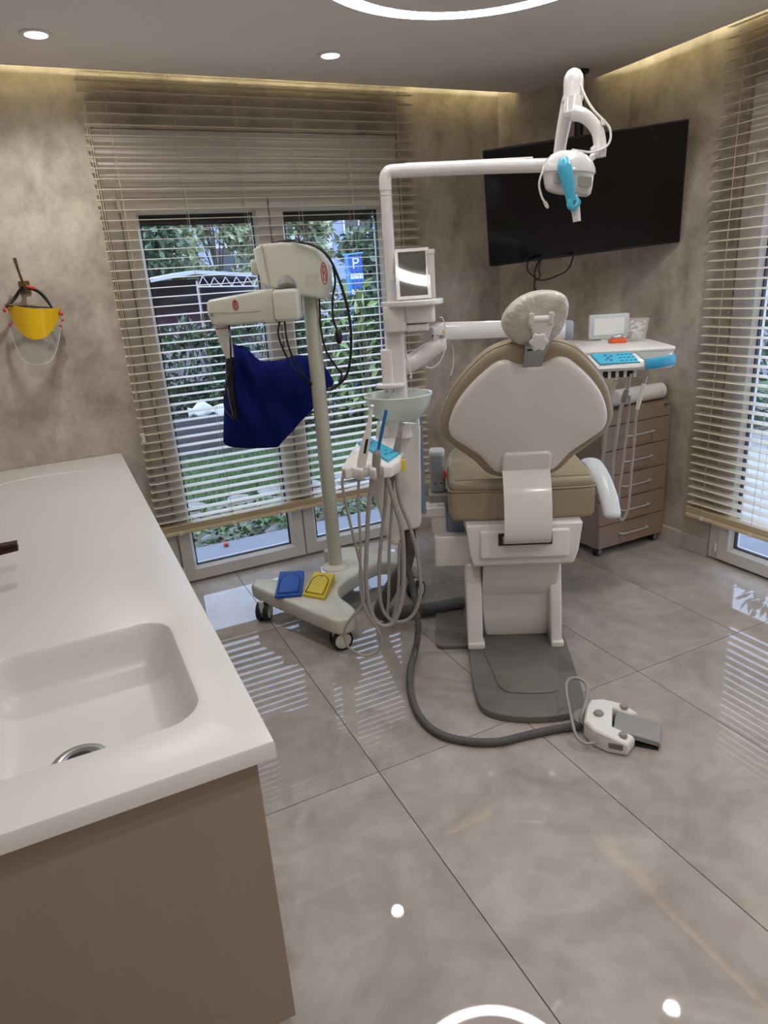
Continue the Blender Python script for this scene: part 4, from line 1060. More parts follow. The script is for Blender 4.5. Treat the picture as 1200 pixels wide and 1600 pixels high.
MB().tube([(.622, 2.42, 1.826), (.618, 2.414, 1.80), (.628, 2.412, 1.79), (.644, 2.414, 1.806), (.638, 2.42, 1.822)], [.014, .011, .009, .009, .006], 8, 5).build('sleeve_end', 'blue_film', lh)
MB().tube([(.632, 2.43, 1.83), (.640, 2.43, 1.79), (.646, 2.43, 1.75)], [.0145, .0145, .0125], 16, 6).build('lower_handle', 'white_gloss', lh)
MB().tube([(.688, 2.61, 2.205), (.700, 2.59, 2.154), (.724, 2.57, 2.104), (.757, 2.55, 2.062), (.776, 2.54, 2.035), (.778, 2.535, 2.001), (.760, 2.53, 1.978), (.720, 2.525, 1.966), (.68, 2.52, 1.97), (.645, 2.51, 1.975)], .0038, 8, 6).build('lamp_cable', 'white_satin', la)
MB().box((.755, 2.548, 2.055), (.014, .012, .018)).build('cable_clip', 'white_satin', la, bev=.002)
MB().tube([(.548, 2.48, 1.925), (.534, 2.475, 1.895), (.530, 2.475, 1.870), (.539, 2.475, 1.837), (.550, 2.475, 1.818)], .0036, 8, 6).build('thin_cable', 'white_satin', la)
MB().tube([(.549, 2.475, 1.820), (.556, 2.475, 1.808), (.560, 2.475, 1.80)], [.006, .0065, .004], 8, 4).build('cable_plug', 'white_satin', la)

# ================================================================== ASSISTANT HOLDER AND ITS INSTRUMENTS
ah = thing('assistant_holder', 'white instrument holder with a turquoise keypad in front of the spittoon', 'instrument holder', 'V', (-.09, 2.56, .90))
ht = [(-.207, 2.475), (-.192, 2.462), (-.170, 2.47), (-.150, 2.455), (-.128, 2.445), (-.120, 2.47), (-.105, 2.475), (-.098, 2.45), (-.080, 2.442), (-.073, 2.465), (-.058, 2.472), (-.048, 2.455), (-.02, 2.455), (.012, 2.49), (.022, 2.53), (.015, 2.66), (.0, 2.70), (-.11, 2.71), (-.150, 2.68), (-.185, 2.56)]
tz = lambda g: .948 + .24 * (g - 2.46)
mb = MB().loft([[Vector((u, v, tz(v) - .045 + i_)) for u, v in inset(ht, d_)] for i_, d_ in ((0, .006), (.006, 0))] + [[Vector((u, v, tz(v) - d_)) for u, v in inset(ht, e_)] for d_, e_ in ((.006, 0), (.002, .0015), (0, .006))])
mb.build('holder_plate', 'white_gloss', ah, sharp=45)
kp = [(-.150, 2.655), (-.10, 2.69), (.018, 2.545), (-.030, 2.485)]
KQ = lambda u, v: (Vector(kp[3]).lerp(Vector(kp[2]), v)).lerp(Vector(kp[0]).lerp(Vector(kp[1]), v), u)
def kz(p, h): return Vector((p.x, p.y, tz(p.y) + h))
ko = MB().loft([[kz(KQ(*q), 0.0) for q in ((0, 0), (1, 0), (1, 1), (0, 1))], [kz(KQ(*q), .010) for q in ((.02, .03), (.98, .03), (.98, .97), (.02, .97))]]).build('keypad', 'blue_film', ah, bev=.002, bseg=2)
for (u, v), m in (((.86, .35), 'button_blue'), ((.76, .62), 'button_blue'), ((.72, .30), 'button_blue'), ((.5, .6), 'blue_film_deep'), ((.40, .35), 'blue_film_deep'), ((.30, .62), 'blue_film_deep'), ((.2, .35), 'blue_film_deep'), ((.16, .65), 'blue_film_deep')):
    p = kz(KQ(u, v), .0105)
    MB().lathe([(0, 0), (.007, 0), (.006, .0015), (0, .002)], p, 14).build('key', m, ko)
MB().tube([(-.03, 2.64, .95), (.0, 2.68, .93), (.02, 2.72, .92)], .022, 12, 5).build('holder_arm', 'white_gloss', ah)
MB().box((.027, 2.53, .93), (.018, .012, .045)).build('yellow_tag', 'pedal_yellow', ah, bev=.002)
def instrument(name, label, parts, hose, base, fr='V', r=.0065, cat='instrument', group='handpieces on the assistant holder', m='hose_grey'):
    t = thing(name, label, cat, fr, base, group)
    for nm, mm, pts, rs in parts:
        MB().tube(pts, rs, 16, 6).build(nm, mm, t)
    if hose: MB().tube(hose, r, 10, 8).build('hose', m, t)
    return t
G5 = 2.5
z_ = lambda g, L: [(e * g / 2.5, g, HC - (HC - zz) * g / 2.5) for e, zz in L]
t = instrument('slim_handpiece', 'slim white handpiece with a dark slot standing at the holder left', [('body', 'white_satin', [(-.137, 2.475, .93), (-.125, 2.475, .98), (-.108, 2.475, 1.04), (-.095, 2.475, 1.085)], [.0165, .0175, .0165, .012]), ('tip', 'white_satin', [(-.095, 2.475, 1.083), (-.086, 2.475, 1.13), (-.078, 2.475, 1.165), (-.074, 2.472, 1.178)], [.012, .0075, .0065, .008])],
               z_(2.47, [(-.142, .93), (-.146, .894), (-.156, .80), (-.159, .655), (-.166, .566), (-.175, .42), (-.16, .332), (-.117, .234), (-.108, .169), (-.132, .13), (-.19, .121), (-.245, .162), (-.258, .211), (-.251, .259), (-.219, .305), (-.172, .364), (-.165, .45), (-.168, .542), (-.19, .686), (-.205, .803), (-.211, .882), (-.198, .931)]), (-.137, 2.475, .93), r=.0055)
MB().loft([[Vector((-.108 + u * .9 + v * .25, 2.457, 1.03 + v)) for u, v in rr(-.0055, -.028, .0055, .028, .005, 4)], [Vector((-.108 + u * .9 + v * .25, 2.468, 1.03 + v)) for u, v in rr(-.0055, -.028, .0055, .028, .005, 4)]]).build('display', 'black', t)
instrument('ultrasonic_scaler', 'grey scaler handpiece with a bright blue tip in the middle slot', [('body', 'mid_grey', [(-.079, 2.472, .905), (-.074, 2.472, .96), (-.069, 2.472, .995), (-.064, 2.472, 1.012)], [.014, .0165, .016, .008]), ('tip', 'button_blue', [(-.063, 2.472, 1.012), (-.045, 2.472, 1.08), (-.024, 2.472, 1.158)], [.0055, .0068, .0062])],
           z_(2.48, [(-.082, .93), (-.094, .894), (-.118, .769), (-.132, .653), (-.147, .52), (-.150, .463), (-.145, .347), (-.122, .274), (-.073, .255), (-.036, .293), (-.005, .40), (.007, .55), (.006, .674), (-.014, .779), (-.035, .882), (-.03, .91)]), (-.075, 2.472, .905), r=.009)
t = instrument('air_water_syringe', 'chrome-headed water syringe with a bent wire tip in the right slot', [('body', 'mid_grey', [(.004, 2.56, .965), (.010, 2.56, 1.0), (.018, 2.56, 1.035)], [.015, .014, .011]), ('head', 'chrome', [(.018, 2.56, 1.034), (.024, 2.56, 1.06), (.030, 2.56, 1.083), (.036, 2.56, 1.09)], [.010, .009, .012, .011]), ('wire_tip', 'chrome', [(.036, 2.56, 1.088), (.06, 2.555, 1.086), (.084, 2.55, 1.083), (.113, 2.548, 1.07)], .0022)],
               z_(2.53, [(.0, .96), (-.004, .907), (.008, .789), (.040, .683), (.062, .569), (.067, .49), (.068, .395), (.035, .304), (-.009, .271), (-.058, .278), (-.09, .328), (-.099, .406), (-.090, .55), (-.07, .68), (-.051, .793), (-.039, .899)]), (.004, 2.56, .965), r=.0075)
instrument('suction_hose', 'thin grey suction hose looping below the instrument holder', [('cuff', 'mid_grey', z_(2.55, [(-.014, .93), (-.018, .88)]), [.012, .009])], z_(2.55, [(-.015, .903), (-.024, .791), (-.046, .618), (-.056, .49), (-.066, .365), (-.073, .311), (-.063, .279), (-.041, .324), (-.02, .439), (-.012, .551), (-.005, .62)]), (-.015, 2.55, .62), r=.006)

# ---- corrugated hoses
t = thing('suction_hose', 'thick dark corrugated hose bending from the water unit along the floor to the chair', 'hose', 'V', (-.07, 2.99, .0))
MB().corrugated([(.03, 2.77, .60), (.034, 2.78, .51), (.012, 2.82, .385), (-.03, 2.88, .29), (-.078, 2.94, .19), (-.118, 2.985, .09), (-.108, 3.01, .042), (-.06, 3.03, .036), (.0, 3.04, .036), (.078, 3.045, .036), (.15, 3.055, .037), (.225, 3.07, .040), (.30, 3.085, .045)], .034, .012, 16, .1).build('hose', 'corrugated', t)

# ================================================================== FOOT CONTROL
fc_a = math.atan2(.66, .75)
FR['F'] = ((1.556, 1.532), fc_a)
fc = thing('foot_control', 'white and grey foot control with a wire loop handle on the floor', 'foot pedal', 'F', (0, 0, 0))
def fz(y): return .075 - .03 * max(0, -y) / .07
body = [(-.112, -.055), (-.055, -.075), (-.045, -.06), (-.052, .004), (.062, .012), (.070, -.055), (.098, -.075), (.108, -.02), (.105, .05), (.085, .095), (.03, .105), (-.05, .10), (-.095, .06), (-.115, .01)]
mb = MB().loft([[Vector((u, v, .003)) for u, v in inset(body, .004)], [Vector((u, v, .012)) for u, v in body], [Vector((u, v, fz(v) - .008)) for u, v in body], [Vector((u, v, fz(v))) for u, v in inset(body, .007)]])
mb.build('housing', 'white_satin', fc, bev=.003, bseg=2)
mb = MB().loft([[Vector((x, y, z + dz)) for x, dz in ((-.05, 0), (.064, 0), (.064, h), (-.05, h))] for y, z, h in ((.0, .035, .022), (-.07, .028, .022), (-.150, .018, .022), (-.158, .016, .014))])
mb.build('pedal_plate', 'mid_grey', fc, bev=.004)
MB().span((-.046, -.152, .002), (.060, -.03, .012)).build('pedal_base', 'black_rubber', fc)
for x, y, r_ in ((-.0, .055, .018), (.085, -.025, .015), (-.08, -.035, .015)):
    MB().lathe([(0, 0), (r_, 0), (r_, .006), (r_ * .8, .011), (0, .012)], (x, y, fz(y) - .001), 20).build('button', 'mid_grey', fc)
MB().box((-.1145, -.015, .036), (.006, .048, .022)).build('side_button', 'dark_grey', fc, bev=.002)
MB().tube([(-.108, .055, .03), (-.118, .085, .028), (-.10, .12, .04), (-.03, .15, .075), (.03, .175, .12), (.075, .18, .138), (.10, .16, .145), (.10, .125, .14), (.075, .105, .125), (.02, .105, .10), (-.02, .11, .085), (-.035, .115, .06), (-.03, .10, .04)], .0058, 10, 8).build('wire_handle', 'grey_plastic', fc)
mb = MB().lathe([(.05, .0), (.05, .03), (.03, .045), (0, .05)], (.03, .10, .004), 24); mb.build('rear_hub', 'hose_grey', fc)
_ca, _sa = math.cos(-fc_a), math.sin(-fc_a)
def wf(x, y, z): dx, dy = x - 1.556, y - 1.532; return (dx * _ca - dy * _sa, dx * _sa + dy * _ca, z)
def vw(e, g): return (e * _c + g * _s, -e * _s + g * _c)
pts = [(*vw(.006, 2.745), .58), (*vw(.006, 2.745), .47), (*vw(.028, 2.735), .38), (*vw(.048, 2.72), .26), (*vw(.054, 2.705), .13), (*vw(.036, 2.67), .035), (1.115, 2.273, .016), (1.035, 2.118, .016), (.993, 1.963, .016), (1.005, 1.841, .016), (1.071, 1.752, .016), (1.162, 1.693, .016), (1.26, 1.672, .016), (1.386, 1.644, .016), (1.50, 1.60, .02)]
MB().corrugated([wf(*p) for p in pts], .0155, .008, 12, .13).build('hose', 'corrugated', fc)

# ================================================================== INSTRUMENT CONSOLE ON ITS ARM
co = thing('instrument_console', 'white instrument console tray with turquoise film on a balance arm', 'instrument console', 'C', (.5, 1.2, 1.155))
# balance arm
def arm_ring(s, t, z, h, w):
    d = Vector((.57, .34, 0)).normalized(); n = Vector((-d.y, d.x, 0)); c_ = Vector((s, t, z))
    return [c_ + n * (w * a) + Vector((0, 0, h * b_)) for a, b_ in ((-.5, -.4), (-.4, -.5), (.4, -.5), (.5, -.4), (.5, .4), (.4, .5), (-.4, .5), (-.5, .4))]
MB().loft([arm_ring(*q) for q in ((-.345, .590, 1.392, .052, .05), (-.335, .594, 1.392, .058, .055), (-.30, .612, 1.401, .068, .055), (0, .79, 1.379, .068, .055), (.23, .928, 1.349, .084, .058))]).build('balance_arm', 'white_gloss', co, sharp=45)
MB().loft([arm_ring(*q) for q in ((.23, .928, 1.348, .086, .06), (.262, .947, 1.345, .086, .06), (.272, .953, 1.345, .074, .05))]).build('arm_end_cap', 'grey_plastic', co, sharp=45)
MB().loft([[Vector((-.292 + a, .585 - b_, 1.400 + c_)) for a, b_, c_ in ((-.008, 0, -.007), (.008, 0, -.007), (0, 0, .008))], [Vector((-.292 + a, .583 - b_, 1.400 + c_)) for a, b_, c_ in ((-.008, 0, -.007), (.008, 0, -.007), (0, 0, .008))]]).build('warning_sign', 'pedal_yellow', co)
for k in (-.335, -.318):
    MB().cyl((k, .567 + (k + .335) * .6, 1.388), (k, .562 + (k + .335) * .6, 1.388), .004, 12).build('bolt', 'black', co)
MB().cyl((.22, .95, 1.235), (.22, .95, 1.32), .028, 24).build('spindle', 'white_gloss', co)
tp = [(.16, 1.02), (.346, 1.0), (.55, .985), (.70, .975), (.745, .985), (.757, 1.02), (.757, 1.10), (.752, 1.36), (.73, 1.42), (.65, 1.47), (.49, 1.545), (.30, 1.555), (.16, 1.54)]
mb = MB(); pillow(mb, tp, P3, 1.226, 1.240, .003, 2)
mb.build('tray_top', 'white_satin', co, sharp=45)
def front(d, z): return [Vector((s, t - d * f, z)) for s, t, f in ((.16, 1.03, 1), (.346, 1.005, 1), (.55, .99, 1), (.66, .985, .9), (.72, .988, .7), (.748, 1.01, .3), (.75, 1.10, 0), (.745, 1.35, 0), (.70, 1.43, 0), (.49, 1.53, 0), (.30, 1.54, 0), (.16, 1.53, 0))]
MB().loft([front(.03, 1.150), front(.058, 1.156), front(.066, 1.168), front(.062, 1.184), front(.0, 1.226)]).build('console_body', 'white_gloss', co, sharp=45)
# sloped keypad film
def FS(s, q, h): return Vector((s, .9975 - .025 * (s - .346) / .2 * .3 - .062 * q - h * .55, 1.228 - .042 * q + h * .83))
kb = MB().loft([[FS(a, b_, -.001) for a, b_ in ((.375, .03), (.553, .03), (.580, .96), (.405, .96))], [FS(a, b_, .0035) for a, b_ in ((.377, .05), (.551, .05), (.577, .94), (.407, .94))]]).build('keypad_film', 'blue_film', co, smooth=False)
for a, b_, r_, m in ((.447, .45, .007, 'button_blue'), (.437, .22, .0065, 'button_blue'), (.462, .30, .0065, 'button_blue'), (.458, .66, .007, 'button_blue'), (.437, .6, .0055, 'button_blue')):
    MB().lathe([(0, 0), (r_, 0), (r_ * .9, .001), (0, .0015)], FS(a, b_, .0037), 12, (0, -.55, .83)).build('key', m, kb)
for r_ in range(3):
    for c__ in range(4):
        p = FS(.492 + c__ * .019 + r_ * .006, .22 + r_ * .26, .0036)
        MB().box(p, (.012, .006, .004)).build('key', 'blue_film_deep', kb)
MB().loft([[FS(a, b_, -.001) for a, b_ in ((.572, .05), (.725, .08), (.70, .62), (.60, .8))], [FS(a, b_, .0025) for a, b_ in ((.572, .05), (.725, .08), (.70, .62), (.60, .8))]]).build('recess_panel', 'grey_plastic', co, smooth=False)
hb = []
for k in range(9):
    s = .598 + .142 * k / 8; t = .900 + .052 * (k / 8) ** 2.2
    hb.append([Vector((s, t + a, 1.186 + b_ + .008 * (k / 8))) for a, b_ in ((.02, -.028), (.0, -.026), (-.004, -.012), (.004, .010), (.03, .016), (.04, -.01))])
MB().loft(hb).build('film_handle', 'blue_film_deep', co, sharp=40)
for s in (.437, .472, .505, .545):
    MB().span((s - .011, .965, 1.122), (s + .011, 1.01, 1.152)).build('holder_slot', 'black', co)
MB().span((.41, 1.0, 1.118), (.585, 1.03, 1.152)).build('holder_rail', 'white_satin', co, bev=.003)
for s in (.418, .455, .489, .525, .567):
    MB().span((s - .007, .958, 1.12), (s + .007, 1.01, 1.154)).build('holder_finger', 'white_satin', co, bev=.003)
# light-box frame at the back of the tray
mb = MB(); pillow(mb, rr(.468, 1.246, .666, 1.368, .008, 3), lambda u, v, w: Vector((u, w, v)), 1.445, 1.47, .004, 2)
fo_ = mb.build('viewer_frame', 'pale_grey', co, sharp=45)
MB().span((.492, 1.4435, 1.268), (.642, 1.446, 1.348)).build('viewer_panel', 'paper_white', fo_)
MB().span((.53, 1.45, 1.236), (.60, 1.465, 1.25)).build('viewer_foot', 'white_satin', fo_)

gname = 'handpieces below the console tray'
instrument('dental_handpiece', 'pale grey bent handpiece nearest the chair back under the console', [('body', 'hose_grey', [(.463, .95, 1.035), (.470, .95, 1.065), (.482, .95, 1.10), (.487, .95, 1.122)], [.008, .007, .006, .007]), ('head', 'chrome', [(.480, .95, 1.114), (.492, .95, 1.122)], [.008, .008])], [(.463, .95, 1.04), (.458, .955, .98), (.45, .97, .85), (.447, .99, .72), (.44, 1.02, .58), (.42, 1.08, .52)], (.463, .95, 1.035), 'C', .008, group=gname)
instrument('dental_handpiece', 'dark grey handpiece with a chrome tip hanging under the console', [('coupling', 'dark_grey', [(.519, .95, 1.01), (.524, .95, 1.035), (.532, .95, 1.065)], [.011, .014, .011]), ('body', 'steel', [(.532, .95, 1.064), (.538, .95, 1.095), (.543, .95, 1.115)], [.009, .008, .006]), ('head', 'chrome', [(.542, .95, 1.112), (.549, .95, 1.138)], [.006, .007])], [(.519, .95, 1.012), (.510, .955, .975), (.503, .965, .88), (.498, .99, .75), (.500, 1.0, .62), (.515, 1.01, .50), (.51, 1.05, .45), (.47, 1.12, .50)], (.519, .95, 1.01), 'C', .0085, group=gname)
instrument('dental_handpiece', 'long off-white handpiece hanging farthest right under the console', [('body', 'ivory', [(.583, .95, .975), (.594, .95, 1.03), (.607, .95, 1.09)], [.008, .0115, .010]), ('tip', 'steel', [(.607, .95, 1.089), (.614, .95, 1.115), (.617, .95, 1.124)], [.008, .006, .005])], [(.583, .95, .98), (.582, .96, .93), (.588, .985, .80), (.588, 1.0, .68), (.585, 1.0, .55), (.578, 1.0, .465), (.556, 1.0, .418), (.535, 1.0, .47), (.535, 1.0, .58), (.546, 1.0, .71), (.556, 1.0, .86), (.56, 1.0, .96), (.56, 1.0, 1.03)], (.583, .95, .975), 'C', .0065, group=gname)

# ---- things on the tray
ob = thing('orange_box', 'small orange container with a clear domed lid on the console tray', 'container', 'C', (.575, 1.30, 1.24))
mb = MB(); pillow(mb, rr(.535, 1.27, .612, 1.335, .006, 3), P3, 1.2405, 1.260, .003, 2)
mb.build('tray', 'orange_plastic', ob, sharp=45)
mb = MB(); pillow(mb, rr(.545, 1.278, .604, 1.328, .01, 3), P3, 1.260, 1.276, .006, 3)
mb.build('lid', 'chrome', ob, sharp=45)
cp = thing('plastic_cup', 'clear square tub of cotton rolls at the right rear of the console tray', 'container', 'C', (.68, 1.33, 1.24))
def cup_ring(z, h): return [Vector((.672 + u, 1.33 + v, z)) for u, v in rr(-h, -h, h, h, .008, 3)]
MB().loft([cup_ring(1.2408, .033), cup_ring(1.25, .035), cup_ring(1.34, .045), cup_ring(1.34, .0435), cup_ring(1.251, .0335), cup_ring(1.243, .0325)]).build('tub', 'cup_plastic', cp, sharp=45)
MB().loft([cup_ring(1.340, .047), cup_ring(1.347, .047), cup_ring(1.350, .044)]).build('lid', 'cup_plastic', cp, sharp=45)
for k in range(34):
    h = random.random(); hw_ = .020 + .012 * h
    x, y = random.uniform(-hw_, hw_), random.uniform(-hw_, hw_)
    c_ = Vector((.672 + x, 1.33 + y, 1.252 + .08 * h)); d = Vector((random.uniform(-1, 1), random.uniform(-1, 1), random.uniform(-.6, .6))).normalized() * .008
    MB().cyl(c_ - d, c_ + d, .005, 8).build('cotton_roll', 'paper_white', cp)

mat('handle_steel', (214, 212, 208), 0.28, metal=0.55)
# ================================================================== DRAWER CABINET
cb = thing('drawer_cabinet', 'brown laminate drawer cabinet on casters in the corner', 'cabinet', 'W', (2.855, 2.96, 0))
MB().span((2.604, 2.778, .052), (3.104, 3.165, .856)).build('carcass', 'cabinet_laminate', cb, bev=.002, bseg=2)
zs = [.054, .194, .339, .484, .629, .772, .854]
for k in range(6):
    d_ = MB().span((2.606, 2.758, zs[k] + .002), (3.102, 2.778, zs[k + 1] - .0025)).build('drawer', 'drawer_laminate', cb, bev=.0015, bseg=2)
    if k < 5:
        zc = (zs[k] + zs[k + 1]) / 2 + .004
        MB().tube([(2.755, 2.752, zc), (2.760, 2.735, zc), (2.80, 2.730, zc), (2.91, 2.730, zc), (2.955, 2.735, zc), (2.960, 2.752, zc)], [.007, .007, .006, .006, .007, .007], 10, 5, flat=.7).build('handle', 'handle_steel', d_)
    else:
        MB().span((3.045, 2.756, zs[k] + .058), (3.092, 2.758, zs[k] + .074)).build('name_plate', 'steel', d_)
        MB().span((3.050, 2.755, zs[k] + .062), (3.062, 2.7565, zs[k] + .070)).build('plate_mark', 'black', d_)
for x, y in ((2.635, 2.80), (3.07, 2.80), (2.64, 3.13), (3.05, 3.13)):
    caster(cb, x, y, .056, .027, R(200), 'grey_plastic', 'black_rubber', 'steel', .016)
ro = thing('paper_roll', 'glossy white roll lying along the front of the drawer cabinet top', 'roll', 'W', (2.88, 2.825, .857))
MB().lathe([(.014, 0), (.041, 0), (.047, .006), (.047, .434), (.041, .44), (.014, .44), (.014, 0)], (2.655, 2.83, .904), 32, (1, 0, 0)).build('wound_film', 'white_gloss', ro)
MB().lathe([(.010, -.002), (.014, -.002), (.014, .442), (.010, .442), (.010, -.002)], (2.655, 2.83, .904), 20, (1, 0, 0)).build('core', 'ivory', ro)
MB().tube([(3.055, 2.7838, .912), (3.05, 2.7832, .900), (3.053, 2.785, .888)], [.006, .003, .002], 8, 4, flat=.3, up=(0, 1, 0)).build('tear', 'pale_grey', ro)

# ================================================================== TELEVISION
TVC = Vector((2.636, 3.004, 1.942)); yaw, tilt, roll = -.544, -.218, .059
ta = Vector((math.cos(yaw), math.sin(yaw), 0)); tn = Vector((-math.sin(yaw), math.cos(yaw), 0))
tu = Vector((0, 0, 1)) * math.cos(tilt) + tn * math.sin(tilt)
ta2 = ta * math.cos(roll) + tu * math.sin(roll); tu2 = tu * math.cos(roll) - ta * math.sin(roll); tb = tu2.cross(ta2) * -1
if tb.dot(tn) < 0: tb = -tb
def TV(u, v, w): return TVC + ta2 * u + tu2 * v + tb * w
tv = thing('television', 'black flat television tilted down in front of the chamfered corner', 'television', 'W', tuple(TVC))
mb = MB(); pillow(mb, rr(-.5, -.286, .5, .286, .006, 3), TV, -.004, .022, .004, 2)
mb.build('casing', 'black', tv, sharp=45)
MB().prism(rr(-.493, -.274, .493, .279, .002, 2), TV, -.0055, -.003).build('screen', 'screen_black', tv, smooth=False)
mb = MB(); pillow(mb, rr(-.26, -.20, .26, .12, .02, 3), TV, .02, .055, .015, 3)
mb.build('rear_housing', 'black', tv, sharp=45)
tm = thing('television_mount', 'black ceiling pole mount holding up the television', 'bracket', 'W', (2.80, 3.24, 2.58))
MB().lathe([(0, 0), (.045, 0), (.045, .012), (0, .012)], (2.80, 3.24, 2.567), 28).build('ceiling_plate', 'black', tm)
MB().cyl((2.80, 3.24, 1.90), (2.80, 3.24, 2.57), .0235, 20).build('pole', 'black', tm)
MB().cyl((2.80, 3.24, 2.10), (2.80, 3.24, 2.17), .034, 20).build('pole_clamp', 'black', tm, bev=.003)
MB().tube([(2.80, 3.24, 1.96), TV(0, 0, .10), TV(0, 0, .052)], .026, 12, 4).build('tilt_arm', 'black', tm)
e3 = 3.80
def VW(e, g, z): x, y = vw(e, g); return (x, y, z)
q0 = TV(-.30, -.27, .03)
lead('television_cable', 'black cable with a connector hanging straight below the television', [tuple(TV(-.205, -.25, .035)), VW(.795, 3.80, 1.60), VW(.797, 3.80, 1.56), VW(.792, 3.80, 1.52), VW(.800, 3.80, 1.44)], .005, 'W', plug=(VW(.793, 3.80, 1.525), VW(.798, 3.80, 1.44), .012))
lead('television_cable', 'black cable sagging in a loop below the television', [tuple(TV(-.275, -.25, .035)), VW(.752, 3.79, 1.615), VW(.785, 3.79, 1.572), VW(.83, 3.79, 1.55), VW(.895, 3.79, 1.562), VW(.97, 3.79, 1.60), tuple(TV(-.03, -.25, .035))], .0042, 'W')
lead('television_cable', 'short black cable loop directly under the television edge', [tuple(TV(-.205, -.25, .03)), VW(.815, 3.795, 1.61), VW(.822, 3.795, 1.575), VW(.805, 3.795, 1.555), VW(.795, 3.795, 1.57)], .004, 'W')

# ================================================================== GARDEN AND STREET OUTSIDE
mat('concrete_sill', (122, 124, 132), 0.6, var=0.1, vscale=20, bump=0.1)
mat('old_wall', (74, 76, 82), 0.9, var=0.2, bump=0.2)
mat('soil', (104, 98, 86), 0.95, var=0.3, vscale=14, bump=0.6, bscale=40)
mat('paving', (168, 166, 164), 0.8, var=0.12, vscale=9, bump=0.2)
mat('rock', (136, 134, 128), 0.9, var=0.25, vscale=8, bump=0.5, bscale=30)
mat('bark', (86, 74, 62), 0.9, var=0.3, vscale=20, bump=0.5)
mat('asphalt', (92, 92, 96), 0.9, var=0.1)
mat('turf_base', (62, 86, 48), 0.95, var=0.3, vscale=12)
mat('plaster_pale', (206, 204, 206), 0.85, var=0.05)
mat('plaster_blue', (152, 166, 188), 0.85, var=0.06)
mat('dark_window', (52, 58, 68), 0.25)
mat('tarp', (176, 178, 184), 0.6, var=0.15)
mat('tarp_dark', (62, 62, 80), 0.8, var=0.3)
mat('truss_white', (206, 198, 204), 0.5)
mat('sign_blue', (30, 86, 170), 0.4)
mat('sign_light_blue', (66, 140, 206), 0.4)
mat('car_red', (60, 40, 50), 0.25, coat=.5)
mat('car_dark', (40, 42, 50), 0.25, coat=.5)
mat('car_silver', (150, 154, 160), 0.25, coat=.5)
leaf_material('laurel_leaf', (26, 48, 32), (72, 100, 62), 0.16)
leaf_material('laurel_pale', (92, 122, 66), (152, 172, 104), 0.3)
leaf_material('tree_leaf', (96, 112, 84), (186, 192, 150), 0.5)
leaf_material('tree_leaf_dark', (46, 66, 50), (100, 122, 88), 0.45)
leaf_material('grass_blade', (56, 86, 50), (108, 138, 84), 0.5)
leaf_material('ivy_leaf', (44, 76, 36), (104, 134, 66), 0.4)

tag(MB().span((-25, YB + WT, -0.30), (45, 60, -0.12)).build('street_ground', 'asphalt', kind='structure', smooth=False), 'grey ground of the street outside')
tag(MB().span((0.0, YB + 0.06, -0.12), (3.2, 4.30, 0.02)).build('outer_sill', 'concrete_sill', kind='structure', smooth=False), 'pale grey ledge outside the garden window')
tag(MB().span((-3, 4.30, -0.12), (7, 5.35, -0.02)).build('planting_bed', 'soil', kind='structure', smooth=False), 'stony planting bed outside the window')
tag(MB().span((-6, 5.35, -0.12), (9, 8.2, -0.055)).build('lawn_ground', 'turf_base', kind='structure', smooth=False), 'lawn soil behind the stone edge')
tag(MB().span((XR + WT, -3.0, -0.12), (9, 4.4, -0.04)).build('paved_yard', 'paving', kind='structure', smooth=False), 'light paved yard outside the right window')
tag(MB().span((XR + 0.06, 0.5, -0.12), (XR + WT + .2, 2.6, 0.02)).build('outer_sill', 'concrete_sill', kind='structure', smooth=False), 'pale grey ledge outside the right window')

# low wall and dark screen behind the hedge
wl = tag(MB().span((-4, 7.22, -0.12), (2.05, 7.34, 0.36)).build('garden_wall', 'old_wall', smooth=False), 'low grey garden wall in front of the hedge on the left', 'wall')

def leaf_quad(mb, p, d, n, L, W):
    d = d.normalized(); s = d.cross(n)
    if s.length < 1e-4: s = d.orthogonal()
    s.normalize(); up = s.cross(d)
    o = len(mb.v)
    mb.v += [tuple(p), tuple(p + d * L * .5 + s * W * .5 + up * L * .06), tuple(p + d * L), tuple(p + d * L * .5 - s * W * .5 + up * L * .06)]
    mb.f += [(o, o + 1, o + 2), (o, o + 2, o + 3)]
def rv(rnd): return Vector((rnd.gauss(0, 1), rnd.gauss(0, 1), rnd.gauss(0, 1))).normalized()
def shrub(cx, cy, rx, ry, h, n, m, label, L=.10, seed=0, z0=-.05, cat='shrub', group='laurel shrubs of the hedge'):
    rnd = random.Random(seed)
    t = thing('laurel_shrub', label, cat, 'W', (cx, cy, z0), group)
    mb = MB()
    for k in range(n):
        a = rnd.uniform(0, 2 * PI); zf = rnd.random() ** .9; rr_ = (1 - .25 * zf ** 3) * rnd.uniform(.55, 1.0) ** .5
        lump = 1 + .16 * math.sin(3 * a + zf * 7 + seed)
        p = Vector((cx + rx * rr_ * lump * math.cos(a), cy + ry * rr_ * lump * math.sin(a), z0 + .06 + h * zf * (1 + .06 * math.sin(5 * a + seed))))
        out = Vector((math.cos(a), math.sin(a), .5 + .5 * zf)) + rv(rnd) * .9
        leaf_quad(mb, p, out, rv(rnd) + Vector((0, 0, .8)), L * rnd.uniform(.7, 1.3), L * .42 * rnd.uniform(.8, 1.2))
    mb.build('foliage', m, t, smooth=False, kind='stuff', fix=False)
    for k in range(4):
        x = cx + rnd.uniform(-.3, .3) * rx; y = cy + rnd.uniform(-.3, .3) * ry
        MB().tube([(x, y, z0), (x + rnd.uniform(-.1, .1), y + rnd.uniform(-.1, .1), z0 + h * .5), (x + rnd.uniform(-.2, .2), y, z0 + h * .92)], [.016, .011, .005], 6, 3).build('stem', 'bark', t)
    return t
shrub(1.35, 7.92, .62, .42, 1.22, 2300, 'laurel_leaf', 'dark laurel shrub at the far left of the left window leaf', seed=1)
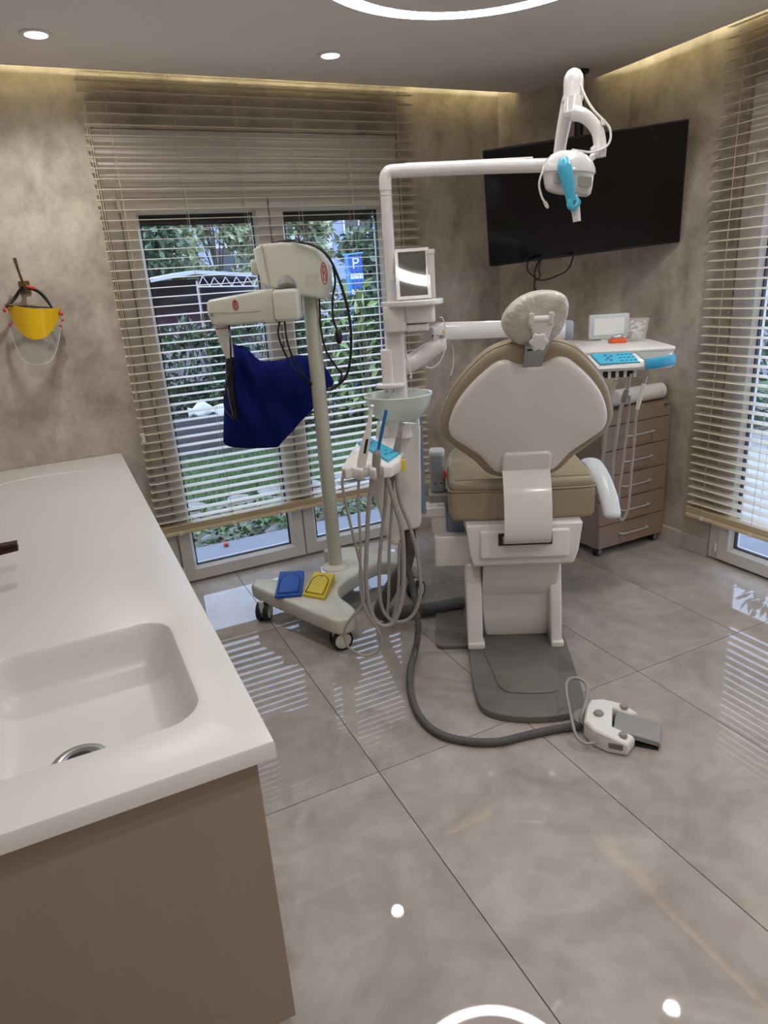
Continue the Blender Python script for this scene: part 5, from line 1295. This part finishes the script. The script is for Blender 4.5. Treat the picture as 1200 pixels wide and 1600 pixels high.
shrub(2.25, 7.95, .62, .42, 1.26, 2300, 'laurel_leaf', 'dark laurel shrub behind the blue apron', seed=2)
shrub(3.05, 7.55, .62, .45, 1.38, 2400, 'laurel_leaf', 'laurel shrub behind the x-ray pole', seed=3)
shrub(3.75, 7.25, .60, .50, 1.46, 2600, 'laurel_leaf', 'glossy laurel shrub below the parking sign', L=.12, seed=4)
shrub(4.65, 7.4, .60, .50, 1.46, 2000, 'laurel_leaf', 'laurel shrub hidden partly behind the water unit', L=.12, seed=5)
shrub(.5, 7.95, .6, .42, 1.2, 1200, 'laurel_leaf', 'laurel shrub left of the window view', seed=6)
shrub(3.02, 6.95, .13, .12, 1.46, 100, 'laurel_pale', 'tall pale green shoot rising in front of the hedge', L=.15, seed=9)
shrub(2.62, 6.95, .12, .11, 1.22, 70, 'laurel_pale', 'shorter pale shoot at the hedge next to the black cord', L=.14, seed=10)
shrub(6.4, 3.9, .7, .6, 1.7, 1800, 'laurel_leaf', 'dark shrub outside the right window', L=.12, seed=11, group=None)

# grass
rnd = random.Random(3)
mb = MB()
for k in range(15000):
    x = rnd.uniform(-.4, 5.0); y = 5.38 + 2.5 * rnd.random() ** 1.25
    if x > y * .62 + .4 or x < y * .06 or (x < 2.1 and y > 7.14): continue
    h = rnd.uniform(.05, .11) * (1.6 if rnd.random() < .03 else 1); a = rnd.uniform(0, 2 * PI); w = .0045
    lx, ly = rnd.gauss(0, .03), rnd.gauss(0, .03); c_, s_ = math.cos(a) * w, math.sin(a) * w
    o = len(mb.v); z = -.056
    mb.v += [(x - c_, y - s_, z), (x + c_, y + s_, z), (x + lx, y + ly, z + h)]; mb.f.append((o, o + 1, o + 2))
tag(mb.build('lawn_grass', 'grass_blade', smooth=False, kind='stuff', fix=False), 'short green lawn grass outside the window', 'grass')
# ivy in the bed
mb = MB()
for k in range(2600):
    x = rnd.uniform(.3, 4.0); y = 4.32 + .75 * rnd.random()
    if math.sin(x * 4.1) * math.sin(y * 9 + x * 2) + rnd.uniform(-.6, .6) < -.15 and y > 4.42: continue
    leaf_quad(mb, Vector((x, y, rnd.uniform(-.015, .06))), rv(rnd) + Vector((0, 0, .3)), Vector((rnd.gauss(0, .5), rnd.gauss(0, .5), 1)), rnd.uniform(.03, .06), rnd.uniform(.025, .045))
tag(mb.build('ivy', 'ivy_leaf', smooth=False, kind='stuff', fix=False), 'low ivy creeping over the stony bed', 'ivy')
# stones
def stone(x, y, r, flat, seed, label, m='rock'):
    rn = random.Random(seed); o_ = MB(); o_.ball((0, 0, 0), 1, (1, 1, 1), 12, 8)
    ph = [rn.uniform(0, 6) for _ in range(4)]
    vs = []
    for p in o_.v:
        k = 1 + .14 * math.sin(3 * p[0] + ph[0]) + .12 * math.sin(4 * p[1] + ph[1]) + .1 * math.sin(5 * p[2] + ph[2])
        vs.append((p[0] * r * k, p[1] * r * .8 * k, p[2] * r * flat * k))
    m_ = MB(); m_.v = vs; m_.f = o_.f
    ob_ = m_.build('stone', m, None, sharp=60)
    ob_.location = (x, y, -.022 + r * flat * .55); ob_.rotation_euler = (0, 0, rn.uniform(0, 6))
    tag(ob_, label, 'stone', 'stones along the lawn edge')
ORD = ['first', 'second', 'third', 'fourth', 'fifth', 'sixth', 'seventh', 'eighth', 'ninth']
for i in range(9):
    stone(.75 + i * .34 + rnd.uniform(-.06, .06), 5.28 + rnd.uniform(-.05, .08), rnd.uniform(.10, .17), rnd.uniform(.16, .26), 40 + i, 'flat pale stone edging the lawn, %s from the left' % ORD[i])
gv = MB()
for i in range(420):
    r_ = rnd.uniform(.008, .04) if i % 5 else rnd.uniform(.03, .06); x = rnd.uniform(.45, 3.2); y = rnd.uniform(4.36, 5.2)
    o_ = MB(); o_.ball((0, 0, 0), r_, (rnd.uniform(.8, 1.3), rnd.uniform(.7, 1.1), rnd.uniform(.3, .55)), 7, 5)
    gv.add([(p[0] + x, p[1] + y, p[2] - .018 + r_ * .15) for p in o_.v], o_.f)
tag(gv.build('gravel', 'rock', None, sharp=60, kind='stuff', fix=False), 'loose pale gravel among the ivy outside the window', 'gravel')
o = MB().ball((0, 0, 0), .018, (1, 1.2, .7), 12, 8).build('red_berry', 'red_plastic', None)
o.location = (.78, 4.22, .033); tag(o, 'small red berry lying on the grey ledge outside', 'berry')
# white folded sheet at the hedge foot
sh_ = MB()
rings = []
for k in range(9):
    s = k / 8
    rings.append([Vector((1.16 + .42 * s, 7.27 + .03 * math.sin(5 * s), .362 + .45 * zz * (1 - .75 * abs(s - .35) * 1.2) + .03 * math.sin(13 * s + zz * 9))) for zz in (0.0, .10, .22, .33)])
sheet = sh_.loft(rings, closed=False, caps=False)
o = sheet.build('plastic_sheet', 'paper_white', None, sharp=60)
md = o.modifiers.new('thickness', 'SOLIDIFY'); md.thickness = .01
single(o, 'W', (1.37, 7.27, .362), 'crumpled white plastic sheet lying on the low wall before the hedge', 'sheet')

# trees
def tree(x, y, h, rad, n, m, label, seed, L=.2, trunk=1.2, z0=-.12):
    rn = random.Random(seed)
    t = thing('garden_tree', label, 'tree', 'W', (x, y, z0), 'trees beyond the hedge')
    tr = MB().tube([(x, y, z0), (x + rn.uniform(-.1, .1), y, z0 + h * .4), (x + rn.uniform(-.25, .25), y, z0 + h * .85)], [.09, .07, .02], 10, 5)
    tr.build('trunk', 'bark', t)
    mb = MB(); cl_ = []
    for k in range(16):
        a = rn.uniform(0, 2 * PI); zz = trunk + (h - trunk) * rn.random(); rr_ = rad * math.sin(PI * min(1, max(.12, (zz - trunk + .3) / (h - trunk + .4)))) * rn.uniform(.3, .9)
        c_ = Vector((x + rr_ * math.cos(a), y + rr_ * math.sin(a), zz)); cl_.append(c_)
        MB().tube([(x, y, z0 + trunk * .9 + .3 * (zz - trunk)), tuple(c_)], [.025, .008], 6, 1).build('branch', 'bark', t)
    for k in range(n):
        c_ = cl_[rn.randrange(len(cl_))]; p = c_ + rv(rn) * (rad * .42 * rn.random() ** .5)
        leaf_quad(mb, p, rv(rn) + Vector((0, 0, -.3)), rv(rn) + Vector((0, 0, .8)), L * rn.uniform(.6, 1.2), L * .5 * rn.uniform(.7, 1.2))
    mb.build('foliage', m, t, smooth=False, kind='stuff', fix=False)
tree(2.1, 13.6, 3.4, .8, 2000, 'tree_leaf_dark', 'dark leafy tree at the left of the left window leaf', 21)
tree(3.4, 14.8, 3.7, 1.05, 3000, 'tree_leaf', 'olive green tree above the tent roof', 22)
tree(4.6, 15.4, 3.6, 1.0, 2400, 'tree_leaf', 'pale olive tree at the right of the tent', 23)
tree(5.1, 14.0, 3.3, .7, 1700, 'tree_leaf', 'pale green tree behind the x-ray housing', 24)
tree(5.75, 12.4, 3.3, .75, 1800, 'tree_leaf_dark', 'leafy tree behind the parking sign', 25)
tree(8.8, 14.5, 3.8, 1.2, 1500, 'tree_leaf_dark', 'tree right of the parking sign beyond the blind', 26)
tree(0.3, 13.5, 3.6, 1.0, 1000, 'tree_leaf_dark', 'tree beyond the left edge of the window', 27)

# tent with a truss front and a dark back
tn_ = thing('market_tent', 'grey tarpaulin shelter with a white truss front beyond the hedge', 'tent', 'W', (3.0, 10.8, -.12))
def T3(x, y, z): return Vector((x, y, z))
rf = [(.7, 1.74), (1.3, 1.80), (1.99, 1.885), (2.8, 1.80), (3.3, 1.76)]
MB().loft([[T3(x, 10.0, z) for x, z in rf] + [T3(x, 10.0, z - .05) for x, z in reversed(rf)], [T3(x, 12.0, z + .02) for x, z in rf] + [T3(x, 12.0, z - .03) for x, z in reversed(rf)]]).build('roof', 'tarp', tn_, smooth=False)
MB().span((.7, 11.9, -.12), (3.3, 11.95, 1.80)).build('back_curtain', 'tarp_dark', tn_, smooth=False)
MB().span((.7, 10.3, -.12), (.75, 11.9, 1.72)).build('side_curtain', 'tarp_dark', tn_, smooth=False)
for x in (.8, 2.0, 3.25):
    MB().cyl((x, 10.05, -.12), (x, 10.05, 1.74), .014, 10).build('post', 'truss_white', tn_)
MB().cyl((2.0, 9.98, 1.665), (3.25, 9.98, 1.60), .010, 8).build('truss_chord', 'truss_white', tn_)
for k in range(8):
    x0 = 2.0 + k * .156; zt_, zb_ = 1.80 - .045 * k / 8 - (.02 if k else 0), 1.665 - .008 * k
    MB().cyl((x0, 9.98, zb_), (x0 + .078, 9.98, zt_), .006, 6).build('truss_web', 'truss_white', tn_)
    MB().cyl((x0 + .078, 9.98, zt_), (x0 + .156, 9.98, zb_), .006, 6).build('truss_web', 'truss_white', tn_)
# parked cars under and beside the tent
def car(x, y, ang, m, label, L=4.0, zoff=.0):
    t = thing('parked_car', label, 'car', 'W', (x, y, zoff), 'cars parked beyond the hedge')
    t.rotation_euler = (0, 0, ang)
    ORG[t.name] = (0, 0, 0)
    side = [(-2.0, .35), (-1.98, .75), (-1.75, .92), (-1.0, .98), (-.55, 1.38), (.55, 1.42), (1.25, 1.0), (1.85, .85), (2.0, .6), (2.0, .35)]
    mb = MB(); pillow(mb, smooth_poly(side, 2), lambda u, v, w: Vector((u, w, v)), -.82, .82, .12, 4); mb.build('body', m, t, sharp=50)
    win = [(-.86, 1.0), (-.5, 1.32), (.5, 1.35), (1.0, 1.02)]
    for s in (-1, 1):
        MB().prism(win, lambda u, v, w: Vector((u, w, v)), s * .815, s * .826).build('side_window', 'dark_window', t, smooth=False)
        for xx in (-1.25, 1.25):
            MB().lathe([(0, 0), (.2, 0), (.31, .0), (.32, .03), (.32, .15), (0, .16)], (xx, s * .68, .32), 20, (0, s, 0)).build('wheel', 'black_rubber', t)
    return t
car(1.9, 11.0, R(90), 'car_red', 'dark red car parked under the tent')
car(5.6, 11.2, R(-5), 'car_dark', 'dark car parked right of the tent below the parking sign')
car(7.4, 14.2, R(5), 'car_silver', 'silver car parked behind the parking sign')

# parking sign
sg = thing('parking_sign', 'blue parking sign on a blue post above the hedge', 'sign', 'W', (4.25, 9.9, -.12))
d = Vector((math.cos(R(-26)), math.sin(R(-26)), 0)); nrm = Vector((-d.y, d.x, 0))
S0 = Vector((4.25, 9.9, 0))
def SG(u, v, w): return S0 + d * u + nrm * w + Vector((0, 0, v))
MB().tube([SG(-.035, -.12, .01), SG(-.035, 1.98, .01)], .028, 10, 1).build('post', 'sign_light_blue', sg)
MB().tube([SG(-.09, 1.97, .01), SG(.22, 1.985, .01)], .014, 8, 1).build('top_bar', 'sign_light_blue', sg)
pn = MB().prism(rr(.0, 1.72, .195, 1.95, .008, 3), SG, -.012, .0).build('letter_panel', 'sign_blue', sg, smooth=False)
text_mesh('letter', 'P', .22, 'paper_white', pn, SG(.095, 1.842, -.0135), d, (0, 0, 1), .001)
pn2 = MB().prism(rr(.0, 1.40, .20, 1.71, .006, 3), SG, -.012, .0).build('text_panel', 'sign_light_blue', sg, smooth=False)
MB().prism(rr(.01, 1.63, .195, 1.70, .004, 2), SG, -.0135, -.0115).build('white_band', 'paper_white', pn2, smooth=False)
text_mesh('letter', 'IS', .055, 'sign_blue', pn2, SG(.045, 1.665, -.0145), d, (0, 0, 1), .0008)
text_mesh('letter', '1 2 3', .05, 'sign_blue', pn2, SG(.135, 1.665, -.0145), d, (0, 0, 1), .0008)
MB().prism(rr(.015, 1.49, .19, 1.62, .004, 2), SG, -.0135, -.0115).build('blue_band', 'sign_blue', pn2, smooth=False)
MB().prism(rr(.01, 1.41, .195, 1.475, .004, 2), SG, -.0135, -.0115).build('white_band', 'paper_white', pn2, smooth=False)

# houses across the street
def house(name, label, x0, x1, y, h, m, cols, rows, wy=1.0, skip=()):
    t = thing(name, label, 'building', 'W', ((x0 + x1) / 2, y + 2.5, -.12), 'houses across the street')
    MB().span((x0, y, -.12), (x1, y + 5, h)).build('walls', m, t, smooth=False)
    MB().span((x0 - .2, y - .25, h), (x1 + .2, y + 5.2, h + .18)).build('roof_slab', 'concrete_sill', t, smooth=False)
    for r_ in range(rows):
        for c_ in range(cols):
            if (r_, c_) in skip: continue
            cx = x0 + (c_ + .5) * (x1 - x0) / cols; z = wy + r_ * 2.6
            w_ = MB().span((cx - .62, y - .05, z), (cx + .62, y + .02, z + 1.3)).build('window', 'upvc', t, smooth=False)
            for s in (-1, 1):
                MB().span((cx + s * .29 - .26, y - .055, z + .07), (cx + s * .29 + .26, y - .045, z + 1.23)).build('window_pane', 'dark_window', w_, smooth=False)
    return t
house('street_house', 'pale blue-grey house wall beyond the tree on the left', 1.0, 6.3, 21.0, 4.4, 'plaster_blue', 3, 1, 1.5)
house('street_house', 'off-white house with dark windows beyond the x-ray housing', 7.0, 9.7, 24.0, 5.0, 'plaster_pale', 2, 2, .6)
house('street_house', 'bright pale blue house behind the parking sign', 9.9, 16.5, 24.5, 5.0, 'plaster_blue', 3, 1, 3.2)
